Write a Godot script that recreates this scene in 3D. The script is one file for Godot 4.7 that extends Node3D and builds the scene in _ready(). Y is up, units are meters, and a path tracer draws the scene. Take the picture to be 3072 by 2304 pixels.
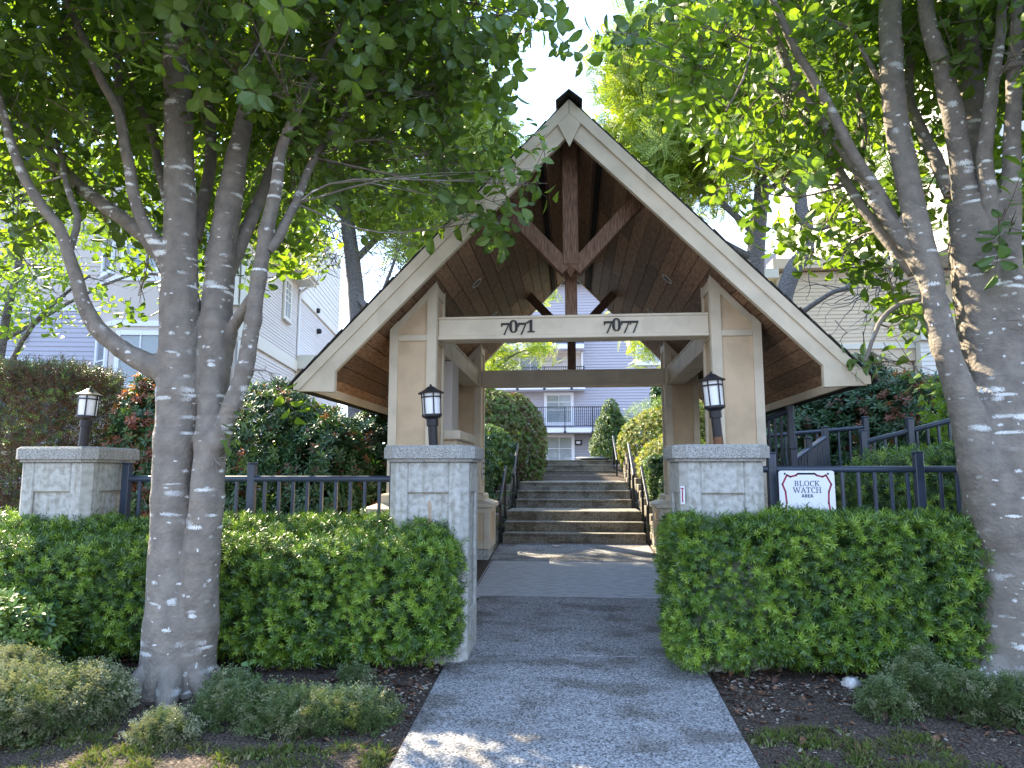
extends Node3D
# A timber entrance gate between two street trees, with hedges, concrete pillars, garden stairs and houses behind.

const EYE := Vector3(0, 1.68, 0)
const SLOPE := 0.0643                  # the path climbs this much for each metre away from the street
const SUN_FROM := Vector3(-0.61, 0.60, -0.50)

var M := {}                            # materials by name
var T := {}                            # textures by name
var rng := RandomNumberGenerator.new()
var bump := FastNoiseLite.new()


class MB:
	var v := PackedVector3Array()
	var n := PackedVector3Array()

	func tri(a: Vector3, b: Vector3, c: Vector3, m: Vector3) -> void:
		if (b - a).cross(c - a).dot(m) > 0.0:
			v.append(a); v.append(c); v.append(b)
		else:
			v.append(a); v.append(b); v.append(c)
		n.append(m); n.append(m); n.append(m)

	func tri3(a: Vector3, b: Vector3, c: Vector3, na: Vector3, nb: Vector3, nc: Vector3) -> void:
		if (b - a).cross(c - a).dot(na + nb + nc) > 0.0:
			v.append(a); v.append(c); v.append(b)
			n.append(na); n.append(nc); n.append(nb)
		else:
			v.append(a); v.append(b); v.append(c)
			n.append(na); n.append(nb); n.append(nc)

	func quad(a: Vector3, b: Vector3, c: Vector3, d: Vector3, m: Vector3) -> void:
		tri(a, b, c, m); tri(a, c, d, m)

	func box(x: Transform3D, size: Vector3, ch := 0.0) -> void:
		var h := size * 0.5
		ch = minf(ch, minf(h.x, minf(h.y, h.z)) * 0.9)
		var e := h - Vector3.ONE * ch
		for ax in 3:
			for s in [-1.0, 1.0]:
				var b := (ax + 1) % 3
				var c := (ax + 2) % 3
				var p := []
				for k in [[-1, -1], [1, -1], [1, 1], [-1, 1]]:
					var q := Vector3.ZERO
					q[ax] = s * h[ax]; q[b] = k[0] * e[b]; q[c] = k[1] * e[c]
					p.append(x * q)
				var m := Vector3.ZERO
				m[ax] = s
				quad(p[0], p[1], p[2], p[3], (x.basis * m).normalized())
		if ch <= 0.0:
			return
		for ax in 3:                       # the edges along each axis
			var b := (ax + 1) % 3
			var c := (ax + 2) % 3
			for sb in [-1.0, 1.0]:
				for sc in [-1.0, 1.0]:
					var p := []
					for k in [[-1, 0], [1, 0], [1, 1], [-1, 1]]:
						var q := Vector3.ZERO
						q[ax] = k[0] * e[ax]
						q[b] = sb * (h[b] if k[1] == 0 else e[b])
						q[c] = sc * (e[c] if k[1] == 0 else h[c])
						p.append(x * q)
					var m := Vector3.ZERO
					m[b] = sb; m[c] = sc
					quad(p[0], p[1], p[2], p[3], (x.basis * m).normalized())
		for sx in [-1.0, 1.0]:
			for sy in [-1.0, 1.0]:
				for sz in [-1.0, 1.0]:
					var s := Vector3(sx, sy, sz)
					tri(x * (Vector3(h.x, e.y, e.z) * s), x * (Vector3(e.x, h.y, e.z) * s), x * (Vector3(e.x, e.y, h.z) * s), (x.basis * s).normalized())

	func bx(a: Vector3, b: Vector3, ch := 0.0) -> void:      # a box from corner to corner
		box(Transform3D(Basis(), (a + b) * 0.5), (b - a).abs(), ch)

	func bar(a: Vector3, b: Vector3, w: float, h: float, ch := 0.0, up := Vector3.UP) -> void:   # a square bar from a to b
		var z := (b - a).normalized()
		var x := up.cross(z)
		if x.length() < 0.01:
			x = Vector3.RIGHT.cross(z)
		x = x.normalized()
		box(Transform3D(Basis(x, z.cross(x), z), (a + b) * 0.5), Vector3(w, h, (b - a).length()), ch)

	func prism(poly: PackedVector2Array, z0: float, z1: float, x := Transform3D()) -> void:   # polygon in x and y, from z0 to z1
		var t := Geometry2D.triangulate_polygon(poly)
		for s in [[z0, -1.0], [z1, 1.0]]:
			for i in range(0, t.size(), 3):
				var p: Array[Vector3] = []
				for k in 3:
					p.append(x * Vector3(poly[t[i + k]].x, poly[t[i + k]].y, s[0]))
				tri(p[0], p[1], p[2], (x.basis * Vector3(0, 0, s[1] * signf(z1 - z0))).normalized())
		var area := 0.0
		for i in poly.size():
			area += poly[i].cross(poly[(i + 1) % poly.size()])
		for i in poly.size():
			var a := poly[i]
			var b := poly[(i + 1) % poly.size()]
			var o := Vector2(b.y - a.y, a.x - b.x).normalized() * signf(area)
			quad(x * Vector3(a.x, a.y, z0), x * Vector3(b.x, b.y, z0), x * Vector3(b.x, b.y, z1), x * Vector3(a.x, a.y, z1), (x.basis * Vector3(o.x, o.y, 0)).normalized())

	func tube(pts: PackedVector3Array, rad: PackedFloat32Array, sides := 8, close := true) -> void:
		var rings := []
		var side := Vector3.ZERO
		for i in pts.size():
			var t := (pts[mini(i + 1, pts.size() - 1)] - pts[maxi(i - 1, 0)]).normalized()
			if side == Vector3.ZERO:
				side = t.cross(Vector3(0.31, 0.2, 0.93)).normalized()
			side = (side - t * side.dot(t)).normalized()
			var up := t.cross(side)
			var ring := []
			for k in sides:
				var a := TAU * k / sides
				ring.append(side * cos(a) + up * sin(a))
			rings.append(ring)
		for i in pts.size() - 1:
			for k in sides:
				var l := (k + 1) % sides
				var a: Vector3 = rings[i][k]
				var b: Vector3 = rings[i][l]
				var c: Vector3 = rings[i + 1][l]
				var d: Vector3 = rings[i + 1][k]
				tri3(pts[i] + a * rad[i], pts[i] + b * rad[i], pts[i + 1] + c * rad[i + 1], a, b, c)
				tri3(pts[i] + a * rad[i], pts[i + 1] + c * rad[i + 1], pts[i + 1] + d * rad[i + 1], a, c, d)
		if close:
			for e in [0, pts.size() - 1]:
				var m := (pts[e] - pts[1 if e == 0 else e - 1]).normalized()
				for k in range(1, sides - 1):
					tri(pts[e] + rings[e][0] * rad[e], pts[e] + rings[e][k] * rad[e], pts[e] + rings[e][k + 1] * rad[e], m)

	func lathe(profile: PackedVector2Array, sides := 16, x := Transform3D()) -> void:   # radius and height pairs about y
		for i in profile.size() - 1:
			var p := profile[i]
			var q := profile[i + 1]
			var o := Vector2(q.y - p.y, p.x - q.x).normalized()
			for k in sides:
				var a := TAU * k / sides
				var b := TAU * (k + 1) / sides
				var ca := Vector3(cos(a), 0, sin(a))
				var cb := Vector3(cos(b), 0, sin(b))
				var na := (x.basis * (ca * o.x + Vector3.UP * o.y)).normalized()
				var nb := (x.basis * (cb * o.x + Vector3.UP * o.y)).normalized()
				if p.x > 0.0:
					tri3(x * (ca * p.x + Vector3.UP * p.y), x * (cb * p.x + Vector3.UP * p.y), x * (cb * q.x + Vector3.UP * q.y), na, nb, nb)
				if q.x > 0.0:
					tri3(x * (ca * p.x + Vector3.UP * p.y), x * (cb * q.x + Vector3.UP * q.y), x * (ca * q.x + Vector3.UP * q.y), na, nb, na)

	func mesh(material: Material = null, onto: ArrayMesh = null, shift := Vector3.ZERO) -> ArrayMesh:
		var out := ArrayMesh.new() if onto == null else onto
		var a := []
		a.resize(Mesh.ARRAY_MAX)
		if shift != Vector3.ZERO:
			for i in v.size():
				v[i] -= shift
		a[Mesh.ARRAY_VERTEX] = v
		a[Mesh.ARRAY_NORMAL] = n
		out.add_surface_from_arrays(Mesh.PRIMITIVE_TRIANGLES, a)
		if material:
			out.surface_set_material(out.get_surface_count() - 1, material)
		return out

	func middle() -> Vector3:
		var lo := v[0]
		var hi := v[0]
		for p in v:
			lo = lo.min(p)
			hi = hi.max(p)
		return (lo + hi) * 0.5


class Copies:
	var b := PackedFloat32Array()
	var count := 0

	func add(t: Transform3D) -> void:
		var s := t.basis
		b.append(s.x.x); b.append(s.y.x); b.append(s.z.x); b.append(t.origin.x)
		b.append(s.x.y); b.append(s.y.y); b.append(s.z.y); b.append(t.origin.y)
		b.append(s.x.z); b.append(s.y.z); b.append(s.z.z); b.append(t.origin.z)
		count += 1


# ---------------------------------------------------------------- nodes

var used := {}

func numbered(called: String) -> String:
	if not used.has(called):
		used[called] = 0
		return called
	used[called] += 1
	return "%s_%03d" % [called, used[called]]


func tag(o: Node3D, label: String, category: String, group := "") -> Node3D:
	o.set_meta("label", label)
	o.set_meta("category", category)
	if group:
		o.set_meta("group", group)
	return o


func thing(called: String, label: String, category: String, at := Vector3.ZERO, group := "") -> Node3D:
	var o := Node3D.new()
	o.name = numbered(called)
	add_child(o)
	o.position = at
	return tag(o, label, category, group)


func hang(parent: Node3D, called: String, mesh: Mesh, material: Material, x := Transform3D()) -> MeshInstance3D:   # x: the place in the world
	var o := MeshInstance3D.new()
	o.name = called
	o.mesh = mesh
	if material:
		o.material_override = material
	parent.add_child(o, true)
	o.transform = parent.global_transform.affine_inverse() * x if parent != self else x
	return o


func part(parent: Node3D, called: String, mb: MB, material: Material) -> MeshInstance3D:     # mb holds world positions
	var c := mb.middle()
	return hang(parent, called, mb.mesh(null, null, c), material, Transform3D(Basis(), c))


func structure(called: String, mb: MB, material: Material) -> MeshInstance3D:
	var c := mb.middle()
	var o := hang(self, numbered(called), mb.mesh(null, null, c), material, Transform3D(Basis(), c))
	o.set_meta("kind", "structure")
	return o


func many(parent: Node3D, called: String, mesh: Mesh, where: Copies, stuff := false) -> MultiMeshInstance3D:
	var o := MultiMeshInstance3D.new()
	var mm := MultiMesh.new()
	mm.transform_format = MultiMesh.TRANSFORM_3D
	mm.mesh = mesh
	mm.instance_count = where.count
	if where.count:
		mm.buffer = where.b
	o.multimesh = mm
	o.name = called
	parent.add_child(o, true)
	if parent != self:
		o.transform = parent.global_transform.affine_inverse()
	if stuff:
		o.set_meta("kind", "stuff")
	return o


# ---------------------------------------------------------------- textures and materials

func noise_tex(called: String, kind: int, freq: float, octaves: int, stops: Array, size := 512, normal := false, strength := 4.0) -> NoiseTexture2D:
	var f := FastNoiseLite.new()
	f.noise_type = kind
	f.frequency = freq
	f.fractal_octaves = octaves
	f.seed = hash(called) % 10000
	f.fractal_type = FastNoiseLite.FRACTAL_FBM if octaves > 1 else FastNoiseLite.FRACTAL_NONE
	if kind == FastNoiseLite.TYPE_CELLULAR:
		f.cellular_return_type = FastNoiseLite.RETURN_CELL_VALUE
	var t := NoiseTexture2D.new()
	t.width = size
	t.height = size
	t.seamless = true
	t.noise = f
	t.as_normal_map = normal
	t.bump_strength = strength
	if not stops.is_empty():
		var g := Gradient.new()
		var off := PackedFloat32Array()
		var col := PackedColorArray()
		for s in stops:
			off.append(s[0])
			col.append(Color(s[1], s[2], s[3]).linear_to_srgb())
		g.offsets = off
		g.colors = col
		t.color_ramp = g
	T[called] = t
	return t


func mat(called: String, r: float, g: float, b: float, rough := 0.8) -> StandardMaterial3D:
	var m := StandardMaterial3D.new()
	m.resource_name = called
	m.albedo_color = Color(r, g, b).linear_to_srgb()
	m.roughness = rough
	m.metallic_specular = 0.4
	M[called] = m
	return m


func textured(called: String, tex: Texture2D, scale: Vector3, rough := 0.85, relief: Texture2D = null, depth := 0.0) -> StandardMaterial3D:
	var m := mat(called, 1, 1, 1, rough)
	m.albedo_texture = tex
	m.uv1_triplanar = true
	m.uv1_world_triplanar = true
	m.uv1_scale = scale
	m.uv1_triplanar_sharpness = 4.0
	if relief:
		m.heightmap_enabled = true
		m.heightmap_texture = relief
		m.heightmap_scale = depth
	return m


func over(m: StandardMaterial3D, tex: Texture2D) -> void:       # a coarser pattern multiplied over the fine one
	m.detail_enabled = true
	m.detail_blend_mode = BaseMaterial3D.BLEND_MODE_MUL
	m.detail_albedo = tex
	m.detail_uv_layer = BaseMaterial3D.DETAIL_UV_2
	m.uv2_triplanar = true
	m.uv2_world_triplanar = true


func leafy(called: String, r: float, g: float, b: float, through: float, rough := 0.55) -> StandardMaterial3D:
	var m := mat(called, r, g, b, rough)
	m.metallic_specular = 0.55
	m.backlight_enabled = true
	var l := Color(r * 1.25, g * 1.2, b * 0.45)
	var k := through / maxf(l.g, 0.001)
	m.backlight = Color(l.r * k, l.g * k, l.b * k).linear_to_srgb()
	return m


func paint(called: String, r: float, g: float, b: float, rough: float, spread := 0.10) -> StandardMaterial3D:   # a painted or cast surface with faint blotches
	var a := 1.0 - spread
	var z := 1.0 + spread * 0.6
	var t := noise_tex(called, FastNoiseLite.TYPE_SIMPLEX_SMOOTH, 0.012, 5, [[0.25, r * a, g * a, b * a], [0.5, r, g, b], [0.8, r * z, g * z, b * z]], 256)
	return textured(called, t, Vector3.ONE * 0.9, rough)


func make_materials() -> void:
	var S := FastNoiseLite.TYPE_SIMPLEX_SMOOTH
	var C := FastNoiseLite.TYPE_CELLULAR
	noise_tex("grit", C, 0.16, 1, [], 512)
	noise_tex("rough", S, 0.03, 5, [], 512)
	noise_tex("stain", S, 0.008, 5, [[0.3, 0.58, 0.54, 0.50], [0.48, 0.88, 0.87, 0.86], [0.7, 1, 1, 1]], 512)
	noise_tex("streak", S, 0.01, 4, [[0.28, 0.82, 0.80, 0.76], [0.40, 0.96, 0.96, 0.95], [0.6, 1, 1, 1]], 512)
	# concrete
	noise_tex("aggregate", C, 0.12, 1, [[0.0, 0.085, 0.083, 0.085], [0.22, 0.17, 0.168, 0.172], [0.5, 0.26, 0.257, 0.262], [0.8, 0.34, 0.335, 0.335], [1.0, 0.47, 0.46, 0.45]], 1024)
	textured("path_concrete", T["aggregate"], Vector3.ONE * 0.85, 0.9, T["grit"], 0.25)
	over(M["path_concrete"], T["stain"])
	M["path_concrete"].uv2_scale = Vector3(0.33, 0.33, 0.5)
	noise_tex("brushed", S, 0.02, 5, [[0.25, 0.33, 0.33, 0.34], [0.5, 0.40, 0.40, 0.41], [0.75, 0.45, 0.45, 0.45]], 512)
	textured("smooth_concrete", T["brushed"], Vector3(0.5, 0.5, 1.6), 0.85, T["rough"], 0.1)
	noise_tex("cast", S, 0.035, 6, [[0.2, 0.33, 0.315, 0.28], [0.45, 0.42, 0.41, 0.37], [0.75, 0.49, 0.48, 0.445]], 512)
	textured("pillar_concrete", T["cast"], Vector3.ONE * 0.9, 0.9, T["rough"], 0.35)
	over(M["pillar_concrete"], T["streak"])
	M["pillar_concrete"].uv2_scale = Vector3(2.2, 0.35, 2.2)
	noise_tex("pebbly", C, 0.2, 1, [[0.0, 0.07, 0.068, 0.06], [0.14, 0.16, 0.15, 0.14], [0.3, 0.33, 0.32, 0.29], [0.8, 0.41, 0.40, 0.37], [1.0, 0.53, 0.51, 0.47]], 1024)
	textured("cap_concrete", T["pebbly"], Vector3.ONE * 1.4, 0.9, T["grit"], 0.4)
	noise_tex("step_mix", C, 0.14, 1, [[0.0, 0.09, 0.08, 0.065], [0.3, 0.20, 0.18, 0.14], [0.7, 0.29, 0.265, 0.21], [1.0, 0.42, 0.39, 0.33]], 1024)
	textured("step_concrete", T["step_mix"], Vector3.ONE * 0.9, 0.9, T["grit"], 0.25)
	over(M["step_concrete"], T["stain"])
	M["step_concrete"].uv2_scale = Vector3(0.6, 0.9, 0.9)
	# paint and timber
	paint("cream_paint", 0.63, 0.535, 0.395, 0.6, 0.10)
	paint("tan_panel", 0.60, 0.445, 0.285, 0.75, 0.10)
	for k in 4:
		var t: float = [1.0, 0.78, 1.22, 0.62][k]
		noise_tex("cedar%d" % k, S, 0.02, 5, [[0.2, 0.13 * t, 0.067 * t, 0.036 * t], [0.45, 0.235 * t, 0.130 * t, 0.072 * t], [0.8, 0.34 * t, 0.20 * t, 0.115 * t]], 512)
		textured("cedar_%d" % k, T["cedar%d" % k], Vector3(5.0, 5.0, 0.55), 0.62)
		M["cedar_%d" % k].uv1_offset = Vector3(0.37 * k, 0.21 * k, 0.13 * k)
	noise_tex("beam_wood", S, 0.02, 5, [[0.2, 0.085, 0.042, 0.025], [0.5, 0.145, 0.078, 0.045], [0.8, 0.20, 0.115, 0.07]], 512)
	textured("dark_timber", T["beam_wood"], Vector3(5.0, 0.7, 5.0), 0.7)
	mat("vent_black", 0.012, 0.009, 0.008, 0.9)
	noise_tex("felt", S, 0.08, 4, [[0.2, 0.02, 0.019, 0.018], [0.8, 0.06, 0.055, 0.05]], 256)
	textured("roof_shingle", T["felt"], Vector3.ONE * 2.0, 0.95)
	mat("numeral_black", 0.02, 0.015, 0.012, 0.5)
	mat("light_trim", 0.55, 0.52, 0.46, 0.5)
	mat("light_well", 0.05, 0.045, 0.04, 0.4)
	# metal
	var nm := paint("navy_metal", 0.035, 0.050, 0.078, 0.38, 0.2)
	nm.metallic_specular = 0.5
	mat("black_metal", 0.013, 0.013, 0.015, 0.4)
	mat("lamp_metal", 0.022, 0.019, 0.022, 0.42)
	paint("rusty_metal", 0.16, 0.075, 0.04, 0.85, 0.5)
	paint("rust_wash", 0.42, 0.30, 0.20, 0.9, 0.25)
	mat("opal_glass", 0.80, 0.79, 0.78, 0.25)
	mat("plate_metal", 0.5, 0.48, 0.45, 0.4)
	# sign
	mat("sign_white", 0.78, 0.78, 0.78, 0.35)
	mat("sign_red", 0.32, 0.022, 0.06, 0.4)
	mat("sign_blue", 0.03, 0.045, 0.14, 0.4)
	mat("sign_grey", 0.40, 0.45, 0.52, 0.5)
	# houses
	mat("lavender_siding", 0.41, 0.40, 0.445, 0.7)
	mat("pale_siding", 0.60, 0.57, 0.54, 0.7)
	mat("sand_siding", 0.62, 0.52, 0.38, 0.7)
	mat("ivory_siding", 0.66, 0.64, 0.58, 0.7)
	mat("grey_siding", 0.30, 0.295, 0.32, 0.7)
	mat("house_trim", 0.66, 0.64, 0.56, 0.6)
	mat("white_trim", 0.76, 0.77, 0.80, 0.55)
	mat("panel_beige", 0.55, 0.49, 0.43, 0.75)
	mat("curtain", 0.26, 0.30, 0.30, 0.9)
	mat("dark_room", 0.06, 0.065, 0.07, 0.9)
	mat("dark_roof", 0.055, 0.06, 0.075, 0.9)
	var glass := mat("window_glass", 0.55, 0.62, 0.66, 0.03)
	glass.albedo_color.a = 0.25
	glass.transparency = BaseMaterial3D.TRANSPARENCY_ALPHA
	glass.metallic_specular = 0.5
	mat("duct_grey", 0.30, 0.31, 0.33, 0.5)
	# ground
	noise_tex("earth", S, 0.06, 6, [[0.25, 0.026, 0.018, 0.013], [0.5, 0.062, 0.044, 0.033], [0.72, 0.115, 0.088, 0.068], [0.9, 0.18, 0.15, 0.12]], 1024)
	textured("soil", T["earth"], Vector3.ONE * 0.8, 0.97, T["rough"], 1.5)
	noise_tex("tar", C, 0.2, 1, [[0.0, 0.24, 0.24, 0.23], [1.0, 0.50, 0.50, 0.48]], 512)
	textured("pavement_concrete", T["tar"], Vector3.ONE, 0.92)
	noise_tex("bitumen", C, 0.2, 1, [[0.0, 0.06, 0.06, 0.06], [1.0, 0.16, 0.16, 0.155]], 512)
	textured("asphalt", T["bitumen"], Vector3.ONE, 0.92)
	noise_tex("block_mix", S, 0.03, 5, [[0.2, 0.10, 0.085, 0.065], [0.8, 0.26, 0.23, 0.185]], 512)
	textured("block_stone", T["block_mix"], Vector3.ONE * 1.3, 0.92, T["rough"], 0.6)
	paint("pale_rock", 0.62, 0.60, 0.56, 0.9, 0.25)
	mat("twig_brown", 0.13, 0.09, 0.065, 0.9)
	mat("dry_leaf", 0.185, 0.095, 0.055, 0.85)
	mat("dry_leaf_dark", 0.075, 0.04, 0.028, 0.85)
	paint("clod", 0.075, 0.055, 0.042, 0.97, 0.4)
	mat("pale_chip", 0.34, 0.29, 0.24, 0.9)
	# bark
	bark("smooth_bark", Color(0.205, 0.176, 0.145), Color(0.64, 0.63, 0.59), 5)
	noise_tex("ridged", S, 0.05, 5, [[0.25, 0.06, 0.055, 0.055], [0.5, 0.17, 0.155, 0.145], [0.8, 0.28, 0.26, 0.24]], 512)
	textured("rough_bark", T["ridged"], Vector3(3.0, 0.8, 3.0), 0.95, T["rough"], 1.5)
	# leaves
	leafy("tree_leaf_a", 0.075, 0.128, 0.016, 0.30)
	leafy("tree_leaf_b", 0.085, 0.140, 0.016, 0.42)
	leafy("tree_leaf_c", 0.052, 0.096, 0.017, 0.22, 0.5)
	leafy("locust_leaf", 0.175, 0.225, 0.026, 0.50)
	leafy("locust_leaf_b", 0.135, 0.195, 0.024, 0.42)
	leafy("lime_leaf", 0.12, 0.19, 0.026, 0.45)
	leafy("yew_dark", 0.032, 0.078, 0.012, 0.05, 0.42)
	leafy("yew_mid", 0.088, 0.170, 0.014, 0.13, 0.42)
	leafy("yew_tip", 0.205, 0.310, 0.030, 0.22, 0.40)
	leafy("shrub_green", 0.035, 0.090, 0.028, 0.05, 0.45)
	leafy("shrub_light", 0.085, 0.145, 0.024, 0.16)
	leafy("shrub_olive", 0.105, 0.115, 0.030, 0.05)
	leafy("shrub_gold", 0.210, 0.215, 0.045, 0.25)
	leafy("shrub_red", 0.230, 0.085, 0.050, 0.14)
	leafy("shrub_bronze", 0.120, 0.055, 0.024, 0.04)
	leafy("cedar_brown", 0.115, 0.055, 0.024, 0.02, 0.8)
	leafy("rhodo_leaf", 0.125, 0.205, 0.030, 0.10, 0.55)
	leafy("heather_green", 0.078, 0.115, 0.036, 0.06)
	leafy("heather_pale", 0.235, 0.245, 0.140, 0.10)
	leafy("fern_green", 0.075, 0.155, 0.030, 0.12)
	leafy("grass_green", 0.120, 0.175, 0.030, 0.12)
	leafy("grass_straw", 0.190, 0.180, 0.075, 0.08)


func bark(called: String, base: Color, pale: Color, sd: int) -> void:
	# smooth bark: fine rings round the stem, blotches, and outlined pale lichen marks that run crosswise
	var size := 1024
	var r := RandomNumberGenerator.new()
	r.seed = sd
	var a := FastNoiseLite.new()
	a.frequency = 0.012
	a.fractal_octaves = 4
	a.seed = sd
	var b := FastNoiseLite.new()
	b.frequency = 0.05
	b.seed = sd + 1
	b.fractal_octaves = 3
	var im := Image.create(size, size, false, Image.FORMAT_RGB8)
	var soft := Color(base.r, base.g, base.b)
	for y in size:
		for x in size:
			# the noise is laid on a torus-like blend so that the sheet repeats without a seam
			var u := float(x) / size
			var w := minf(u, 1.0 - u) * 2.0
			var p := a.get_noise_2d(w * size * 0.5, minf(y, size - y)) * 0.5
			var q := b.get_noise_2d(w * size * 0.3, minf(y, size - y) * 1.6) * 0.5
			var k := 1.0 + p * 0.75 + q * 0.14 + r.randf_range(-0.07, 0.07)
			im.set_pixel(x, y, Color(soft.r * k, soft.g * k, soft.b * (k * 0.94 + 0.06)).linear_to_srgb())
	for i in 185:
		var cx := r.randf() * size
		var cy := r.randf() * size
		var big := r.randf()
		var hw := lerpf(2.5, 10.0, r.randf()) if big < 0.72 else lerpf(14.0, 56.0, r.randf())
		var hh := lerpf(1.8, 7.0, r.randf()) if big < 0.72 else lerpf(3.0, 13.0, r.randf())
		var tilt := r.randf_range(-0.12, 0.12)
		var c := pale * r.randf_range(0.7, 1.15)
		for y in range(-int(hh) - 6, int(hh) + 7):
			for x in range(-int(hw) - 3, int(hw) + 4):
				var yy := y - x * tilt
				var e := sqrt(pow(x / hw, 2) + pow(yy / hh, 2)) + b.get_noise_2d((cx + x) * 3.0, (cy + y) * 3.0) * 0.9
				if e < 1.0:
					im.set_pixel(posmod(int(cx) + x, size), posmod(int(cy) + y, size), Color(c.r, c.g, c.b).linear_to_srgb())
	var t := ImageTexture.create_from_image(im)
	T[called] = t
	noise_tex(called + "_relief", FastNoiseLite.TYPE_SIMPLEX_SMOOTH, 0.045, 6, [], 1024)
	textured(called, t, Vector3(0.62, 0.62, 0.62), 0.85, T[called + "_relief"], 0.55)
	M[called].uv1_world_triplanar = true

const LIMBS_A := [
	[[-2.572, 0.179, -4.500, 0.2500], [-2.583, 0.349, -4.500, 0.2083], [-2.596, 0.694, -4.500, 0.1786], [-2.627, 1.135, -4.500, 0.1488], [-2.649, 1.496, -4.500, 0.1399], [-2.655, 1.895, -4.500, 0.1369], [-2.648, 2.208, -4.500, 0.1428], [-2.656, 2.430, -4.500, 0.1369], [-2.688, 2.850, -4.500, 0.1250], [-2.712, 3.346, -4.500, 0.1101], [-2.751, 3.857, -4.500, 0.1012], [-2.801, 4.382, -4.500, 0.0952], [-2.843, 4.886, -4.500, 0.0863], [-2.985, 5.756, -4.600, 0.0730], [-3.080, 6.831, -4.600, 0.0487]],
	[[-2.476, 0.166, -4.550, 0.1866], [-2.480, 0.395, -4.550, 0.1444], [-2.436, 0.697, -4.500, 0.1250], [-2.405, 1.142, -4.460, 0.1091], [-2.386, 1.499, -4.440, 0.1028], [-2.387, 1.892, -4.460, 0.0973], [-2.417, 2.208, -4.520, 0.0986], [-2.443, 2.693, -4.550, 0.1023], [-2.462, 3.171, -4.600, 0.0973], [-2.445, 3.668, -4.650, 0.0861], [-2.421, 4.079, -4.700, 0.0715], [-2.380, 4.578, -4.750, 0.0534], [-2.344, 5.097, -4.800, 0.0444], [-2.296, 5.957, -4.900, 0.0356]],
	[[-2.416, 1.588, -4.450, 0.0706], [-2.320, 1.859, -4.420, 0.0672], [-2.228, 2.101, -4.400, 0.0582], [-2.152, 2.345, -4.400, 0.0553], [-2.105, 2.687, -4.400, 0.0524], [-2.080, 2.971, -4.400, 0.0495], [-2.055, 3.298, -4.420, 0.0468], [-2.025, 3.572, -4.450, 0.0441], [-2.011, 3.896, -4.500, 0.0387], [-1.911, 4.165, -4.500, 0.0298], [-1.796, 4.603, -4.600, 0.0243], [-1.569, 5.024, -4.600, 0.0183]],
	[[-2.453, 2.089, -4.600, 0.0456], [-2.399, 2.442, -4.600, 0.0456], [-2.332, 2.659, -4.550, 0.0421], [-2.130, 2.858, -4.450, 0.0383]],
	[[-2.033, 3.168, -4.420, 0.0380], [-1.979, 3.258, -4.450, 0.0353], [-1.928, 3.561, -4.600, 0.0304], [-1.884, 3.996, -4.800, 0.0286], [-1.718, 4.499, -5.000, 0.0265], [-1.614, 4.980, -5.100, 0.0236], [-1.501, 5.443, -5.200, 0.0172]],
	[[-2.653, 2.316, -4.480, 0.1007], [-2.803, 2.376, -4.450, 0.0736], [-3.009, 2.497, -4.400, 0.0582], [-3.147, 2.617, -4.350, 0.0518], [-3.233, 2.781, -4.300, 0.0455], [-3.287, 3.021, -4.250, 0.0393], [-3.367, 3.261, -4.200, 0.0361], [-3.490, 3.437, -4.150, 0.0329], [-3.620, 3.708, -4.100, 0.0298], [-3.725, 4.058, -4.050, 0.0241], [-3.821, 4.473, -4.000, 0.0212]],
	[[-2.746, 3.054, -4.520, 0.0777], [-2.957, 3.286, -4.600, 0.0608], [-3.302, 3.542, -4.750, 0.0534], [-3.619, 3.755, -4.850, 0.0513], [-4.040, 4.072, -5.000, 0.0496], [-4.349, 4.424, -5.100, 0.0506], [-4.752, 4.932, -5.200, 0.0447], [-5.235, 5.566, -5.300, 0.0351]],
	[[-2.751, 3.099, -4.450, 0.0530], [-2.885, 3.317, -4.400, 0.0436], [-2.981, 3.574, -4.350, 0.0403], [-3.027, 3.886, -4.300, 0.0370], [-3.069, 4.142, -4.250, 0.0337], [-3.184, 4.364, -4.200, 0.0306], [-3.276, 4.597, -4.150, 0.0274], [-3.357, 4.824, -4.100, 0.0217], [-3.444, 5.183, -4.000, 0.0159]],
	[[-2.829, 3.454, -4.600, 0.0395], [-3.101, 3.972, -4.800, 0.0317], [-3.272, 4.376, -4.900, 0.0292], [-3.472, 4.673, -5.000, 0.0265], [-3.665, 4.941, -5.100, 0.0236], [-3.910, 5.506, -5.200, 0.0206]],
	[[-3.052, 3.958, -4.330, 0.0258], [-3.168, 4.343, -4.400, 0.0262], [-3.275, 4.639, -4.500, 0.0238], [-3.428, 5.137, -4.600, 0.0183]],
	[[-2.469, 3.017, -4.650, 0.0615], [-2.391, 3.442, -4.800, 0.0508], [-2.369, 3.820, -5.000, 0.0463], [-2.290, 4.357, -5.200, 0.0413], [-2.137, 4.779, -5.400, 0.0357], [-1.989, 5.185, -5.600, 0.0296], [-1.799, 5.703, -5.800, 0.0230]],
	[[-2.694, 3.330, -4.650, 0.0492], [-2.758, 3.929, -4.900, 0.0454], [-2.879, 4.530, -5.100, 0.0405], [-3.084, 5.186, -5.300, 0.0351], [-3.130, 5.772, -5.400, 0.0286]],
	[[-3.326, 3.101, -4.250, 0.0253], [-3.416, 3.433, -4.400, 0.0233], [-3.608, 3.787, -4.500, 0.0208], [-3.785, 4.124, -4.600, 0.0183]],
]
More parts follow.
